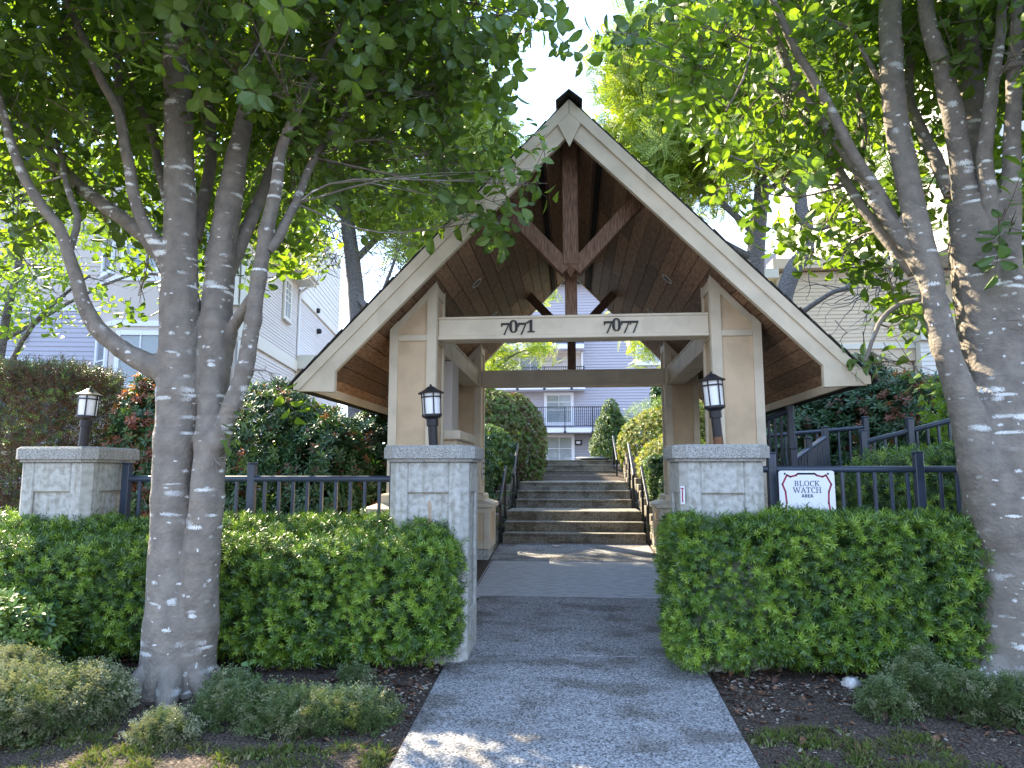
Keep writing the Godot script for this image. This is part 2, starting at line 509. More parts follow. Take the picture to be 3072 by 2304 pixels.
const LIMBS_B := [
	[[2.883, 0.142, -5.000, 0.4133], [2.887, 0.342, -5.000, 0.3472], [2.895, 0.601, -5.000, 0.2976], [2.913, 0.984, -5.000, 0.2844], [2.935, 1.416, -5.000, 0.2976], [2.924, 1.802, -5.000, 0.2910], [2.928, 2.215, -5.050, 0.2471], [2.917, 2.528, -5.050, 0.2204], [2.892, 2.900, -5.050, 0.1937], [2.862, 3.303, -5.050, 0.1737], [2.839, 3.611, -5.050, 0.1503]],
	[[2.806, 1.289, -4.920, 0.1952], [2.699, 1.709, -4.900, 0.1491], [2.626, 2.077, -4.900, 0.1037], [2.511, 2.517, -4.900, 0.0810], [2.445, 3.139, -4.920, 0.0781], [2.404, 3.460, -4.950, 0.0818], [2.374, 3.942, -5.000, 0.0827], [2.351, 4.413, -5.000, 0.0827], [2.360, 4.894, -5.000, 0.0794], [2.380, 5.363, -5.000, 0.0727], [2.467, 6.369, -5.100, 0.0573]],
	[[2.825, 3.569, -5.030, 0.1064], [2.783, 3.832, -5.000, 0.0794], [2.718, 4.227, -4.950, 0.0720], [2.632, 4.588, -4.900, 0.0616], [2.583, 4.875, -4.900, 0.0551], [2.543, 5.348, -4.900, 0.0454]],
	[[2.966, 3.596, -5.200, 0.0963], [3.041, 4.068, -5.300, 0.0911], [3.113, 4.604, -5.400, 0.0893], [3.197, 5.449, -5.500, 0.0800], [3.290, 6.351, -5.600, 0.0593]],
	[[2.916, 3.135, -4.950, 0.0655], [2.879, 3.582, -4.900, 0.0551], [2.866, 3.962, -4.850, 0.0481], [2.938, 4.441, -4.800, 0.0381], [3.041, 4.954, -4.800, 0.0286]],
	[[2.953, 2.669, -4.900, 0.1102], [2.960, 3.135, -4.880, 0.0710], [3.029, 3.845, -4.850, 0.0545], [3.079, 4.604, -4.800, 0.0444], [3.156, 5.228, -4.800, 0.0349]],
	[[2.770, 3.688, -5.150, 0.0545], [2.756, 4.043, -5.300, 0.0491], [2.707, 4.356, -5.400, 0.0429], [2.688, 4.682, -5.500, 0.0364], [2.824, 5.216, -5.600, 0.0296]],
	[[2.441, 3.054, -4.970, 0.0559], [2.366, 3.250, -5.000, 0.0496], [2.215, 3.642, -5.100, 0.0472], [2.090, 3.963, -5.150, 0.0443], [1.902, 4.299, -5.200, 0.0413], [1.713, 4.713, -5.250, 0.0382], [1.624, 5.075, -5.300, 0.0351], [1.474, 5.448, -5.350, 0.0283], [1.271, 5.992, -5.400, 0.0214]],
	[[2.443, 3.231, -5.000, 0.0496], [2.340, 3.421, -5.050, 0.0434], [2.268, 3.615, -5.100, 0.0405], [2.033, 3.956, -5.000, 0.0397], [1.872, 4.291, -4.950, 0.0360], [1.689, 4.628, -4.900, 0.0324], [1.577, 4.839, -4.850, 0.0289], [1.443, 5.126, -4.800, 0.0222]],
	[[2.432, 3.092, -5.100, 0.0438], [2.295, 3.458, -5.250, 0.0382], [2.143, 3.888, -5.400, 0.0357], [2.023, 4.243, -5.500, 0.0327], [1.857, 4.618, -5.600, 0.0259], [1.676, 4.928, -5.700, 0.0188]],
	[[2.383, 4.368, -5.050, 0.0267], [2.255, 4.659, -5.100, 0.0202], [2.130, 4.974, -5.100, 0.0169], [1.911, 5.100, -5.100, 0.0135], [1.625, 5.258, -5.100, 0.0101]],
	[[2.214, 3.923, -5.400, 0.0250], [2.391, 4.394, -5.600, 0.0222], [2.382, 4.811, -5.700, 0.0188], [2.378, 5.373, -5.800, 0.0153]],
	[[1.645, 4.803, -5.100, 0.0152], [1.475, 5.027, -5.000, 0.0132], [1.356, 4.907, -4.950, 0.0115], [1.301, 4.618, -4.950, 0.0098], [1.149, 4.300, -4.950, 0.0082]],
	[[2.521, 2.908, -5.050, 0.0234], [2.367, 2.880, -5.200, 0.0206], [2.229, 2.746, -5.200, 0.0172], [2.116, 2.475, -5.200, 0.0120]],
]
const LOBES_A := [
	[-3.58, 4.59, -4.20, 0.75], [-3.60, 5.20, -4.90, 0.80], [-4.19, 4.32, -4.80, 0.60], [-2.35, 4.51, -3.90, 0.50], [-1.86, 4.26, -3.80, 0.50], [-1.86, 4.33, -4.20, 0.35], [-2.23, 5.19, -5.00, 0.80], [-1.55, 4.79, -4.80, 0.65], [-1.18, 5.13, -5.00, 0.60], [-1.01, 4.52, -4.90, 0.50], [-1.48, 4.31, -5.10, 0.55], [-2.08, 4.41, -5.50, 0.50], [-0.97, 4.14, -5.10, 0.40], [-0.60, 3.90, -5.10, 0.32], [-0.29, 3.79, -4.95, 0.28], [-0.69, 3.61, -5.20, 0.20], [-0.45, 3.63, -5.00, 0.20], [-0.89, 3.87, -5.10, 0.28], [-0.46, 4.99, -4.70, 0.35], [-0.75, 4.71, -4.80, 0.42], [-0.33, 4.52, -4.70, 0.14], [-4.51, 4.89, -5.80, 0.80], [-4.13, 5.40, -6.00, 0.80], [-4.51, 4.09, -5.60, 0.40], [-4.03, 3.63, -4.60, 0.30], [-3.29, 5.36, -6.00, 0.80], [-2.47, 5.17, -6.00, 0.60], [-2.79, 4.54, -5.80, 0.45], [-1.33, 3.94, -5.40, 0.30], [-3.92, 3.78, -5.40, 0.25], [-0.13, 4.97, -4.80, 0.22], [-3.72, 3.19, -5.60, 0.20], [-2.43, 4.09, -5.80, 0.25], [-1.95, 2.32, -4.38, 0.10], [-2.07, 2.08, -4.36, 0.09], [-2.23, 1.72, -4.30, 0.07], [-2.19, 2.56, -4.40, 0.07], [-4.60, 4.60, -4.20, 1.00], [-5.20, 3.90, -5.20, 0.80], [-3.40, 5.60, -4.40, 1.20], [-2.20, 6.20, -4.60, 1.20], [-1.20, 5.60, -4.60, 1.00], [-2.60, 5.00, -2.90, 0.90], [-1.20, 5.10, -3.00, 0.80], [-3.90, 4.80, -3.00, 0.80], [-2.40, 7.20, -4.60, 1.10], [-2.20, 5.60, -6.20, 1.00], [-3.80, 5.20, -6.60, 1.00], [-4.30, 4.30, -6.90, 0.70], [-3.30, 4.30, -6.90, 0.70], [-0.90, 6.00, -5.60, 0.70],
]
const LOBES_B := [
	[0.59, 4.99, -4.90, 0.30], [0.28, 4.94, -4.90, 0.16], [0.89, 4.87, -4.70, 0.40], [0.41, 4.68, -4.80, 0.13], [1.36, 5.06, -5.30, 0.45], [1.66, 4.58, -5.30, 0.50], [1.48, 4.39, -5.60, 0.40], [1.86, 3.98, -5.60, 0.42], [2.52, 4.55, -6.00, 0.60], [1.30, 4.05, -5.70, 0.25], [2.26, 3.38, -5.70, 0.38], [2.10, 3.70, -5.70, 0.30], [2.49, 3.20, -5.60, 0.30], [2.40, 2.76, -5.30, 0.22], [2.22, 5.32, -5.70, 0.60], [3.21, 5.41, -6.20, 0.80], [3.37, 3.69, -6.00, 0.50], [3.65, 4.92, -6.00, 0.60], [2.78, 3.27, -4.50, 0.20], [2.83, 4.30, -4.40, 0.30], [0.80, 4.55, -4.80, 0.22], [2.51, 3.76, -5.80, 0.40], [1.07, 4.56, -4.90, 0.25], [2.44, 2.42, -5.30, 0.20], [3.38, 2.63, -5.60, 0.30], [2.97, 3.99, -5.90, 0.40], [3.40, 5.40, -5.00, 1.10], [2.20, 5.80, -5.20, 1.00], [4.40, 4.60, -5.00, 1.00], [4.80, 5.60, -5.40, 1.10], [3.40, 6.60, -5.20, 1.20], [2.90, 5.00, -3.50, 0.80], [4.20, 4.40, -3.60, 0.80], [1.60, 5.20, -4.60, 0.60], [4.60, 4.00, -6.20, 0.80], [3.00, 5.90, -6.60, 0.90],
]



# ---------------------------------------------------------------- leaves and sprays

func leaf_into(mb: MB, x: Transform3D, length: float, width: float, curl := 0.25, fold := 0.25) -> void:
	# a leaf that grows along +y from the origin, its face towards +z: two halves folded along the midrib, bent back towards the tip
	var rows := [[0.0, 0.0], [0.22, 0.62], [0.5, 1.0], [0.78, 0.78], [1.0, 0.0]]
	var mid := []
	var left := []
	var right := []
	for r in rows:
		var y: float = r[0] * length
		var w: float = r[1] * width * 0.5
		var z: float = -curl * length * r[0] * r[0]
		mid.append(x * Vector3(0, y, z))
		left.append(x * Vector3(-w, y, z + fold * w))
		right.append(x * Vector3(w, y, z + fold * w))
	for i in 4:
		for s in [left, right]:
			var a: Vector3 = mid[i]
			var b: Vector3 = s[i]
			var c: Vector3 = s[i + 1]
			var d: Vector3 = mid[i + 1]
			var m := (c - a).cross(d - a)
			if m.length() < 1e-9:
				m = (b - a).cross(d - a)
			m = m.normalized()
			if m.dot(x.basis.z) < 0.0:
				m = -m
			if i > 0:
				mb.tri(a, b, c, m)
			if i < 3:
				mb.tri(a, c, d, m)
			else:
				mb.tri(a, b, d, m)


func blade_into(mb: MB, a: Vector3, b: Vector3, w: float, face: Vector3) -> void:     # a needle or small leaflet: a kite
	var side := (b - a).cross(face).normalized() * w * 0.5
	var c := a.lerp(b, 0.45)
	mb.tri(a, c + side, c - side, face)
	mb.tri(b, c + side, c - side, face)


func turned(dir: Vector3, roll: float, size := 1.0, at := Vector3.ZERO) -> Transform3D:   # +y along dir
	var y := dir.normalized()
	var x := y.cross(Vector3(0.28, 0.13, 0.95))
	if x.length() < 0.05:
		x = y.cross(Vector3.RIGHT)
	x = x.normalized()
	var b := Basis(x, y, x.cross(y)).rotated(y, roll)
	return Transform3D(b.scaled(Vector3.ONE * size), at)


var spray_leaves := []          # the places of the leaves in the street trees' spray

func tree_spray(leaf: Material) -> ArrayMesh:
	var out := ArrayMesh.new()
	var mb := MB.new()
	for t in spray_leaves:
		leaf_into(mb, t[0], t[1], t[2], 0.22, 0.28)
	mb.mesh(leaf, out)
	spray_twig().mesh(M["twig_brown"], out)
	return out


func spray_twig() -> MB:
	var tw := MB.new()
	tw.tube(PackedVector3Array([Vector3(0, -0.05, 0), Vector3(0.01, 0.1, 0.004), Vector3(0.0, 0.24, 0)]), PackedFloat32Array([0.0035, 0.0026, 0.0012]), 3, false)
	return tw


func lay_spray_leaves() -> void:
	var r := RandomNumberGenerator.new()
	r.seed = 77
	for i in 8:
		var y := 0.03 + i * 0.031
		var a := i * 2.4 + r.randf() * 0.5
		var outw := Vector3(cos(a), 0.35 + 0.12 * i * 0.3, sin(a)).normalized()
		var face := Vector3(0, 1, 0).lerp(outw, 0.15).normalized()
		var yy := outw
		var xx := yy.cross(face).normalized()
		var b := Basis(xx, yy, xx.cross(yy))
		b = b.rotated(yy, r.randf_range(-0.6, 0.6))
		spray_leaves.append([Transform3D(b, Vector3(0.005, y, 0) + outw * 0.012), r.randf_range(0.075, 0.115), r.randf_range(0.05, 0.07)])


func yew_sprig(leaf: Material, needles := 13, length := 0.075, nl := 0.021, nw := 0.0032, sd := 3) -> ArrayMesh:
	# a short shoot: pairs of needles along it and a star of needles at its end
	var r := RandomNumberGenerator.new()
	r.seed = sd
	var mb := MB.new()
	for i in needles:
		var f := float(i) / needles
		var p := Vector3(0, f * length, 0)
		var a := i * 2.4 + r.randf() * 0.5
		var d := Vector3(cos(a), 0.25 + 0.75 * f, sin(a)).normalized()
		var up := (Vector3.UP - d * d.y).normalized()
		blade_into(mb, p, p + d * nl * r.randf_range(0.8, 1.15), nw, up.rotated(d, r.randf_range(-0.5, 0.5)))
	return mb.mesh(leaf)


func whorl(leaf: Material, count: int, length: float, width: float, lift: float, sd: int) -> ArrayMesh:      # a rosette of plain leaves round a shoot
	var r := RandomNumberGenerator.new()
	r.seed = sd
	var mb := MB.new()
	for i in count:
		var a := i * 2.4 + r.randf() * 0.4
		var up := lift + 0.7 * float(i) / count
		var o := Vector3(cos(a), up, sin(a)).normalized()
		var x := o.cross(Vector3.UP).normalized()
		var b := Basis(x, o, x.cross(o)).rotated(o, r.randf_range(-0.35, 0.35))
		if b.z.y < 0.0:
			b = b.rotated(o, PI)
		leaf_into(mb, Transform3D(b, Vector3(0, length * 0.5 * float(i) / count, 0)), length * r.randf_range(0.75, 1.1), width, 0.15, 0.3)
	return mb.mesh(leaf)


func frond(mb: MB, x: Transform3D, length: float, pairs: int, lw: float, ll: float, droop: float) -> void:     # a feathered leaf
	for i in pairs:
		var f := (i + 0.6) / pairs
		var p := Vector3(0, f * length, -droop * length * f * f)
		for s in [-1.0, 1.0]:
			var d := Vector3(s, 0.35, -0.1).normalized()
			blade_into(mb, x * p, x * (p + d * ll * (1.15 - 0.75 * f * f)), lw, x.basis.z.normalized())


func feather_spray(leaf: Material, fronds := 7, length := 0.24, pairs := 9, lw := 0.02, ll := 0.045, sd := 4) -> ArrayMesh:
	var r := RandomNumberGenerator.new()
	r.seed = sd
	var mb := MB.new()
	for i in fronds:
		var a := i * 2.4 + r.randf()
		var o := Vector3(cos(a), r.randf_range(-0.1, 0.5), sin(a)).normalized()
		var x := o.cross(Vector3.UP).normalized()
		var b := Basis(x, o, x.cross(o)).rotated(o, r.randf_range(-0.5, 0.5))
		if b.z.y < 0.0:
			b = b.rotated(o, PI)
		frond(mb, Transform3D(b, Vector3(0, 0.05 * i, 0)), length * r.randf_range(0.7, 1.1), pairs, lw, ll, 0.3)
	return mb.mesh(leaf)


func heather_tuft(leaf: Material, sd: int) -> ArrayMesh:
	var r := RandomNumberGenerator.new()
	r.seed = sd
	var mb := MB.new()
	for k in 4:
		var lean := Vector3(r.randf_range(-0.5, 0.5), 1, r.randf_range(-0.5, 0.5)).normalized()
		var l := r.randf_range(0.05, 0.085)
		for i in 12:
			var f := (i + 1.0) / 12.0
			var p := lean * l * f
			var a := i * 2.4
			var d := (Vector3(cos(a), 0.7, sin(a))).normalized()
			blade_into(mb, p, p + d * 0.019 * (1.2 - 0.5 * f), 0.0062, d.cross(Vector3(0.2, 0.9, 0.3)).normalized())
	return mb.mesh(leaf)


func grass_tuft(leaf: Material, sd: int) -> ArrayMesh:
	var r := RandomNumberGenerator.new()
	r.seed = sd
	var mb := MB.new()
	for i in 12:
		var a := r.randf() * TAU
		var o := Vector3(cos(a), 0, sin(a))
		var h := r.randf_range(0.025, 0.07)
		var p := o * r.randf() * 0.02
		var q := p + Vector3.UP * h * 0.6 + o * h * 0.25
		var t := q + Vector3.UP * h * 0.25 + o * h * 0.5
		var s := o.cross(Vector3.UP) * 0.003
		var m := (o + Vector3.UP * 0.4).normalized()
		mb.tri(p + s, p - s, q + s, m)
		mb.tri(p - s, q - s, q + s, m)
		mb.tri(q + s, q - s, t, m)
	return mb.mesh(leaf)


# ---------------------------------------------------------------- plants

func lumpy(x: Transform3D, size: Vector3, sd: int, rough := 0.12, rings := 12, sides := 18) -> MB:       # an uneven ellipsoid
	var f := FastNoiseLite.new()
	f.seed = sd
	f.frequency = 0.9
	var mb := MB.new()
	var at := func(i: int, k: int) -> Vector3:
		var a := PI * i / rings
		var b := TAU * (k % sides) / sides
		var d := Vector3(sin(a) * cos(b), cos(a), sin(a) * sin(b))
		return x * (d * size * (1.0 + rough * f.get_noise_3dv(d * 2.2 + x.origin)))
	for i in rings:
		for k in sides:
			var a: Vector3 = at.call(i, k)
			var b: Vector3 = at.call(i, k + 1)
			var c: Vector3 = at.call(i + 1, k + 1)
			var d: Vector3 = at.call(i + 1, k)
			var m := ((a + b + c + d) * 0.25 - x.origin).normalized()
			if i > 0:
				mb.tri(a, b, c, m)
			if i < rings - 1:
				mb.tri(a, c, d, m)
	return mb


# Foliage over rounded bodies. bodies: [centre, half sizes]; each tone: [mesh, share]
func clothe(o: Node3D, bodies: Array, tones: Array, per_m2: float, size: float, sd: int, boxy := 0.0, deep := 0.1, up := 0.35, core := true) -> void:
	var r := RandomNumberGenerator.new()
	r.seed = sd
	var f := FastNoiseLite.new()
	f.seed = sd
	f.frequency = 1.6
	var sets := []
	for t in tones:
		sets.append(Copies.new())
	if core:
		var inner := MB.new()
		for b in bodies:
			var foot: Vector3 = b[0] - Vector3.UP * b[1].y * 0.95
			for k in 16:
				var d := Vector3(r.randf_range(-1, 1), r.randf_range(-0.5, 1), r.randf_range(-1, 1))
				if boxy == 0.0:
					d = d.normalized()
				var tip: Vector3 = b[0] + d * b[1] * 0.8
				var root: Vector3 = foot + Vector3(d.x * b[1].x * 0.5, 0, d.z * b[1].z * 0.3)
				inner.tube(PackedVector3Array([root, root.lerp(tip, 0.5) + Vector3(r.randfn(), r.randfn(), r.randfn()) * 0.03, tip]), PackedFloat32Array([0.012, 0.008, 0.003]), 4, false)
		part(o, "branches", inner, M["twig_brown"])
	for b in bodies:
		var c: Vector3 = b[0]
		var h: Vector3 = b[1]
		var area := 4.0 * PI * pow((pow(h.x * h.y, 1.6) + pow(h.x * h.z, 1.6) + pow(h.y * h.z, 1.6)) / 3.0, 1.0 / 1.6)
		if boxy > 0.0:
			area = 8.0 * (h.x * h.y + h.x * h.z + h.y * h.z)
		for i in int(area * per_m2 * 1.25):
			var p: Vector3
			var m: Vector3
			if boxy > 0.0:
				var w := [h.y * h.z, h.x * h.z, h.x * h.y]
				var pick: float = r.randf() * (w[0] + w[1] + w[2])
				var ax := 0 if pick < w[0] else 1 if pick < w[0] + w[1] else 2
				var s := 1.0 if r.randf() < 0.5 else -1.0
				if ax == 1 and s < 0.0 and r.randf() < 0.5:
					s = 1.0
				p = Vector3(r.randf_range(-h.x, h.x), r.randf_range(-h.y, h.y), r.randf_range(-h.z, h.z))
				p[ax] = s * h[ax]
				m = Vector3.ZERO
				m[ax] = s
				# round the corners
				var q := p.abs() - (h - Vector3.ONE * boxy)
				q = q.max(Vector3.ZERO)
				if q.length() > boxy:
					var inner2 := p.clamp(-(h - Vector3.ONE * boxy), h - Vector3.ONE * boxy)
					m = (p - inner2).normalized()
					p = inner2 + m * boxy
			else:
				m = Vector3(r.randfn(), r.randfn(), r.randfn()).normalized()
				p = m * h
				m = (m / h).normalized()
				if m.y < -0.75:
					continue
			var nz := f.get_noise_3dv((c + p) * 1.3)
			var nz2 := f.get_noise_3dv((c + p) * 5.0)
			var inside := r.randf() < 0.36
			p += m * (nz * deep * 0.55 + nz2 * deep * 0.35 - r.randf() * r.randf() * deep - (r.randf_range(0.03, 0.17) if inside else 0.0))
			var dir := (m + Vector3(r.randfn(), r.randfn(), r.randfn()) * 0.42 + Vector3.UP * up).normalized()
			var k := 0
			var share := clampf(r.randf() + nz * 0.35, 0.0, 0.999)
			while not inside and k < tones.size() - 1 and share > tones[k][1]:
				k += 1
			sets[k].add(turned(dir, r.randf() * TAU, size * r.randf_range(0.7, 1.25), c + p))
	for k in tones.size():
		if sets[k].count:
			many(o, "foliage", tones[k][0], sets[k], true)


# ---------------------------------------------------------------- trees

func nearest_on(limbs: Array, p: Vector3) -> Array:         # the point of the limbs nearest to p, and the radius there
	var best := 1e9
	var at := Vector3.ZERO
	var rad := 0.01
	for l in limbs:
		for i in range(1, l.size()):
			var a := Vector3(l[i - 1][0], l[i - 1][1], l[i - 1][2])
			var b := Vector3(l[i][0], l[i][1], l[i][2])
			var q := Geometry3D.get_closest_point_to_segment(p, a, b)
			var dd: float = q.distance_to(p) + l[i][3] * 3.0 + maxf(0.0, q.y - p.y) * 0.8
			if dd < best:
				best = dd
				at = q
				rad = l[i][3]
	return [at, rad]


func smooth_line(p: Array, steps := 4) -> Array:       # Catmull-Rom through [x, y, z, r]
	var out := []
	for i in p.size() - 1:
		var a: Array = p[maxi(i - 1, 0)]
		var b: Array = p[i]
		var c: Array = p[i + 1]
		var d: Array = p[mini(i + 2, p.size() - 1)]
		for k in steps:
			var t := float(k) / steps
			var row := []
			for j in 4:
				row.append(cubic_interpolate(b[j], c[j], a[j], d[j], t))
			out.append(row)
	out.append(p[p.size() - 1])
	return out


func limb_mesh(l: Array, sides: int, wob := 0.0) -> MB:
	var pts := PackedVector3Array()
	var rad := PackedFloat32Array()
	for q in smooth_line(l):
		var p := Vector3(q[0], q[1], q[2])
		p += Vector3(bump.get_noise_3dv(p * 2.0), 0, bump.get_noise_3dv(p * 2.0 + Vector3(9, 0, 0))) * wob
		pts.append(p)
		rad.append(q[3])
	var mb := MB.new()
	mb.tube(pts, rad, sides)
	return mb


# Stems that grow into one another: a field of tapered capsules joined smoothly, meshed as surface nets
func grown_stems(limbs: Array, least: float, top: float, h: float, join: float) -> MB:
	var bones := []
	var lo := Vector3.ONE * 1e9
	var hi := -lo
	for l in limbs:
		for i in range(1, l.size()):
			var a := Vector3(l[i - 1][0], l[i - 1][1], l[i - 1][2])
			var b := Vector3(l[i][0], l[i][1], l[i][2])
			if maxf(l[i][3], l[i - 1][3]) < least or minf(a.y, b.y) > top:
				continue
			bones.append([a, b, l[i - 1][3], l[i][3]])
			var m: float = maxf(l[i][3], l[i - 1][3]) + 0.1
			lo = lo.min(a.min(b) - Vector3.ONE * m)
			hi = hi.max(a.max(b) + Vector3.ONE * m)
	var nx := int((hi.x - lo.x) / h) + 2
	var ny := int((hi.y - lo.y) / h) + 2
	var nz := int((hi.z - lo.z) / h) + 2
	var f := PackedFloat32Array()
	f.resize(nx * ny * nz)
	f.fill(1.0)
	for q in bones:
		var a: Vector3 = q[0]
		var b: Vector3 = q[1]
		var ra: float = q[2]
		var rb: float = q[3]
		var ab := b - a
		var inv := 1.0 / maxf(ab.length_squared(), 1e-9)
		var m := maxf(ra, rb) + 0.08
		var i0 := ((a.min(b) - Vector3.ONE * m - lo) / h).floor().max(Vector3.ZERO)
		var i1 := ((a.max(b) + Vector3.ONE * m - lo) / h).ceil()
		for z in range(int(i0.z), mini(int(i1.z), nz - 1) + 1):
			for y in range(int(i0.y), mini(int(i1.y), ny - 1) + 1):
				var row := (z * ny + y) * nx
				for x in range(int(i0.x), mini(int(i1.x), nx - 1) + 1):
					var p := lo + Vector3(x, y, z) * h
					var ap := p - a
					var t := clampf(ap.dot(ab) * inv, 0.0, 1.0)
					var d := (ap - ab * t).length() - (ra + (rb - ra) * t)
					var e := f[row + x]
					var k := maxf(join - absf(d - e), 0.0) / join
					f[row + x] = minf(d, e) - k * k * join * 0.25
	# folds and swellings of the bark
	for z in nz:
		for y in ny:
			for x in nx:
				var i := (z * ny + y) * nx + x
				if absf(f[i]) < 0.06:
					var p := lo + Vector3(x, y, z) * h
					f[i] += bump.get_noise_3d(p.x * 7.0, p.y * 1.3, p.z * 7.0) * 0.010 + bump.get_noise_3d(p.x * 2.0, p.y * 2.5, p.z * 2.0) * 0.008
	var id := PackedInt32Array()
	id.resize(f.size())
	id.fill(-1)
	var vs := PackedVector3Array()
	var ns := PackedVector3Array()
	var step := [1, nx, nx * ny]
	var off := [0, 1, nx, nx + 1, nx * ny, nx * ny + 1, nx * ny + nx, nx * ny + nx + 1]
	var edges := [[0, 1], [2, 3], [4, 5], [6, 7], [0, 2], [1, 3], [4, 6], [5, 7], [0, 4], [1, 5], [2, 6], [3, 7]]
	for z in range(1, nz - 2):
		for y in range(1, ny - 2):
			for x in range(1, nx - 2):
				var i := (z * ny + y) * nx + x
				var s := 0
				for k in 8:
					if f[i + off[k]] < 0.0:
						s += 1
				if s == 0 or s == 8:
					continue
				var sum := Vector3.ZERO
				var cnt := 0
				for e in edges:
					var da := f[i + off[e[0]]]
					var db := f[i + off[e[1]]]
					if (da < 0.0) != (db < 0.0):
						var t := da / (da - db)
						var pa := Vector3(e[0] & 1, (e[0] >> 1) & 1, e[0] >> 2)
						var pb := Vector3(e[1] & 1, (e[1] >> 1) & 1, e[1] >> 2)
						sum += pa.lerp(pb, t)
						cnt += 1
				id[i] = vs.size()
				vs.append(lo + (Vector3(x, y, z) + sum / cnt) * h)
				ns.append(Vector3(f[i + 1] - f[i - 1] + f[i + 1 + nx] - f[i - 1 + nx], f[i + nx] - f[i - nx] + f[i + nx + 1] - f[i - nx + 1], f[i + step[2]] - f[i - step[2]] + f[i + step[2] + 1] - f[i - step[2] + 1]).normalized())
	var mb := MB.new()
	for z in range(1, nz - 2):
		for y in range(1, ny - 2):
			for x in range(1, nx - 2):
				var i := (z * ny + y) * nx + x
				if id[i] < 0:
					continue
				for ax in 3:
					if (f[i] < 0.0) == (f[i + step[ax]] < 0.0):
						continue
					var b: int = step[(ax + 1) % 3]
					var c: int = step[(ax + 2) % 3]
					var w := [id[i], id[i - b], id[i - b - c], id[i - c]]
					if w.min() < 0:
						continue
					mb.tri3(vs[w[0]], vs[w[1]], vs[w[2]], ns[w[0]], ns[w[1]], ns[w[2]])
					mb.tri3(vs[w[0]], vs[w[2]], vs[w[3]], ns[w[0]], ns[w[2]], ns[w[3]])
	return mb


# A tree: limbs are lines of [x, y, z, radius], lobes are [x, y, z, radius] balls of leaves
func grow(o: Node3D, limbs: Array, lobes: Array, bark_mat: Material, sprays: Array, per_m3: float, size: float, sd: int, fused := false, single_leaves := 0, hang_down := 0.15, twig_r := 0.006) -> void:
	var r := RandomNumberGenerator.new()
	r.seed = sd
	if fused:
		part(o, "trunk", grown_stems(limbs, 0.045, 3.3, 0.02, 0.03), bark_mat)
	for i in limbs.size():
		part(o, "branch" if fused or i > 0 else "trunk", limb_mesh(limbs[i], 12 if limbs[i][0][3] > 0.06 else 7, 0.02), bark_mat)
	var twigs := MB.new()
	var near := []
	var sets := []
	for s in sprays:
		sets.append(Copies.new())
	for l in lobes:
		var c := Vector3(l[0], l[1], l[2])
		var rad: float = l[3]
		var from := nearest_on(limbs, c)
		var root: Vector3 = from[0]
		var r0 := minf(from[1] * 0.7, twig_r * (1.0 + 2.2 * rad))
		var mid := root.lerp(c, 0.5) + Vector3(r.randfn(), 0.6 + r.randfn(), r.randfn()) * 0.09 * root.distance_to(c)
		var arm := smooth_line([[root.x, root.y, root.z, r0], [mid.x, mid.y, mid.z, r0 * 0.75], [c.x, c.y, c.z, r0 * 0.4]], 4)
		var pts := PackedVector3Array()
		var rs := PackedFloat32Array()
		for q in arm:
			pts.append(Vector3(q[0], q[1], q[2]))
			rs.append(q[3])
		twigs.tube(pts, rs, 5, false)
		for k in int(5 + rad * 14):
			var d := Vector3(r.randfn(), r.randfn() * 0.7, r.randfn()).normalized()
			var start := pts[r.randi_range(3, pts.size() - 1)]
			var end := c + d * rad * r.randf_range(0.6, 0.98)
			var m2 := start.lerp(end, 0.5) + Vector3(r.randfn(), r.randfn() + 0.5, r.randfn()) * 0.07 * rad
			twigs.tube(PackedVector3Array([start, m2, end]), PackedFloat32Array([r0 * 0.4, r0 * 0.28, 0.0015]), 4, false)
		for k in int(4.19 * rad * rad * rad * per_m3 + rad * 10.0):
			var d := Vector3(r.randfn(), r.randfn(), r.randfn()).normalized()
			var p := c + d * rad * pow(r.randf(), 0.45) * Vector3(1.08, 0.82, 1.08)
			if bump.get_noise_3dv(p * 3.2) < -0.16:        # gaps
				continue
			var dir := (d * 0.7 + Vector3(r.randfn(), r.randfn(), r.randfn()) * 0.55 - Vector3.UP * hang_down).normalized()
			var x := turned(dir, r.randf() * TAU, size * r.randf_range(0.75, 1.25), p)
			near.append([p.distance_squared_to(EYE), x, clampi(int(r.randf() * sprays.size()), 0, sprays.size() - 1), single_leaves > 0 and in_frame(p)])
	part(o, "twigs", twigs, bark_mat)
	near.sort_custom(func(a, b): return a[0] < b[0])
	var left := single_leaves
	var shapes := []
	if single_leaves:
		for t in spray_leaves:
			var mb := MB.new()
			leaf_into(mb, Transform3D(), t[1], t[2], 0.22, 0.28)
			shapes.append(mb.mesh())
	var tw: ArrayMesh = spray_twig().mesh() if single_leaves else null
	for e in near:
		if left > 0 and e[3]:
			var x: Transform3D = e[1]
			hang(o, "twig", tw, M["twig_brown"], x)
			for i in spray_leaves.size():
				hang(o, "leaf", shapes[i], sprays[e[2]].surface_get_material(0), x * (spray_leaves[i][0] as Transform3D))
			left -= spray_leaves.size()
		else:
			sets[e[2]].add(e[1])
	for i in sprays.size():
		if sets[i].count:
			many(o, "crown", sprays[i], sets[i], true)


# ---------------------------------------------------------------- ground

func ramp(d: float) -> float:          # the height of the walk d metres from the eye
	if d < 2.95:
		return SLOPE * 2.95
	if d < 10.3:
		return SLOPE * d
	return 0.662


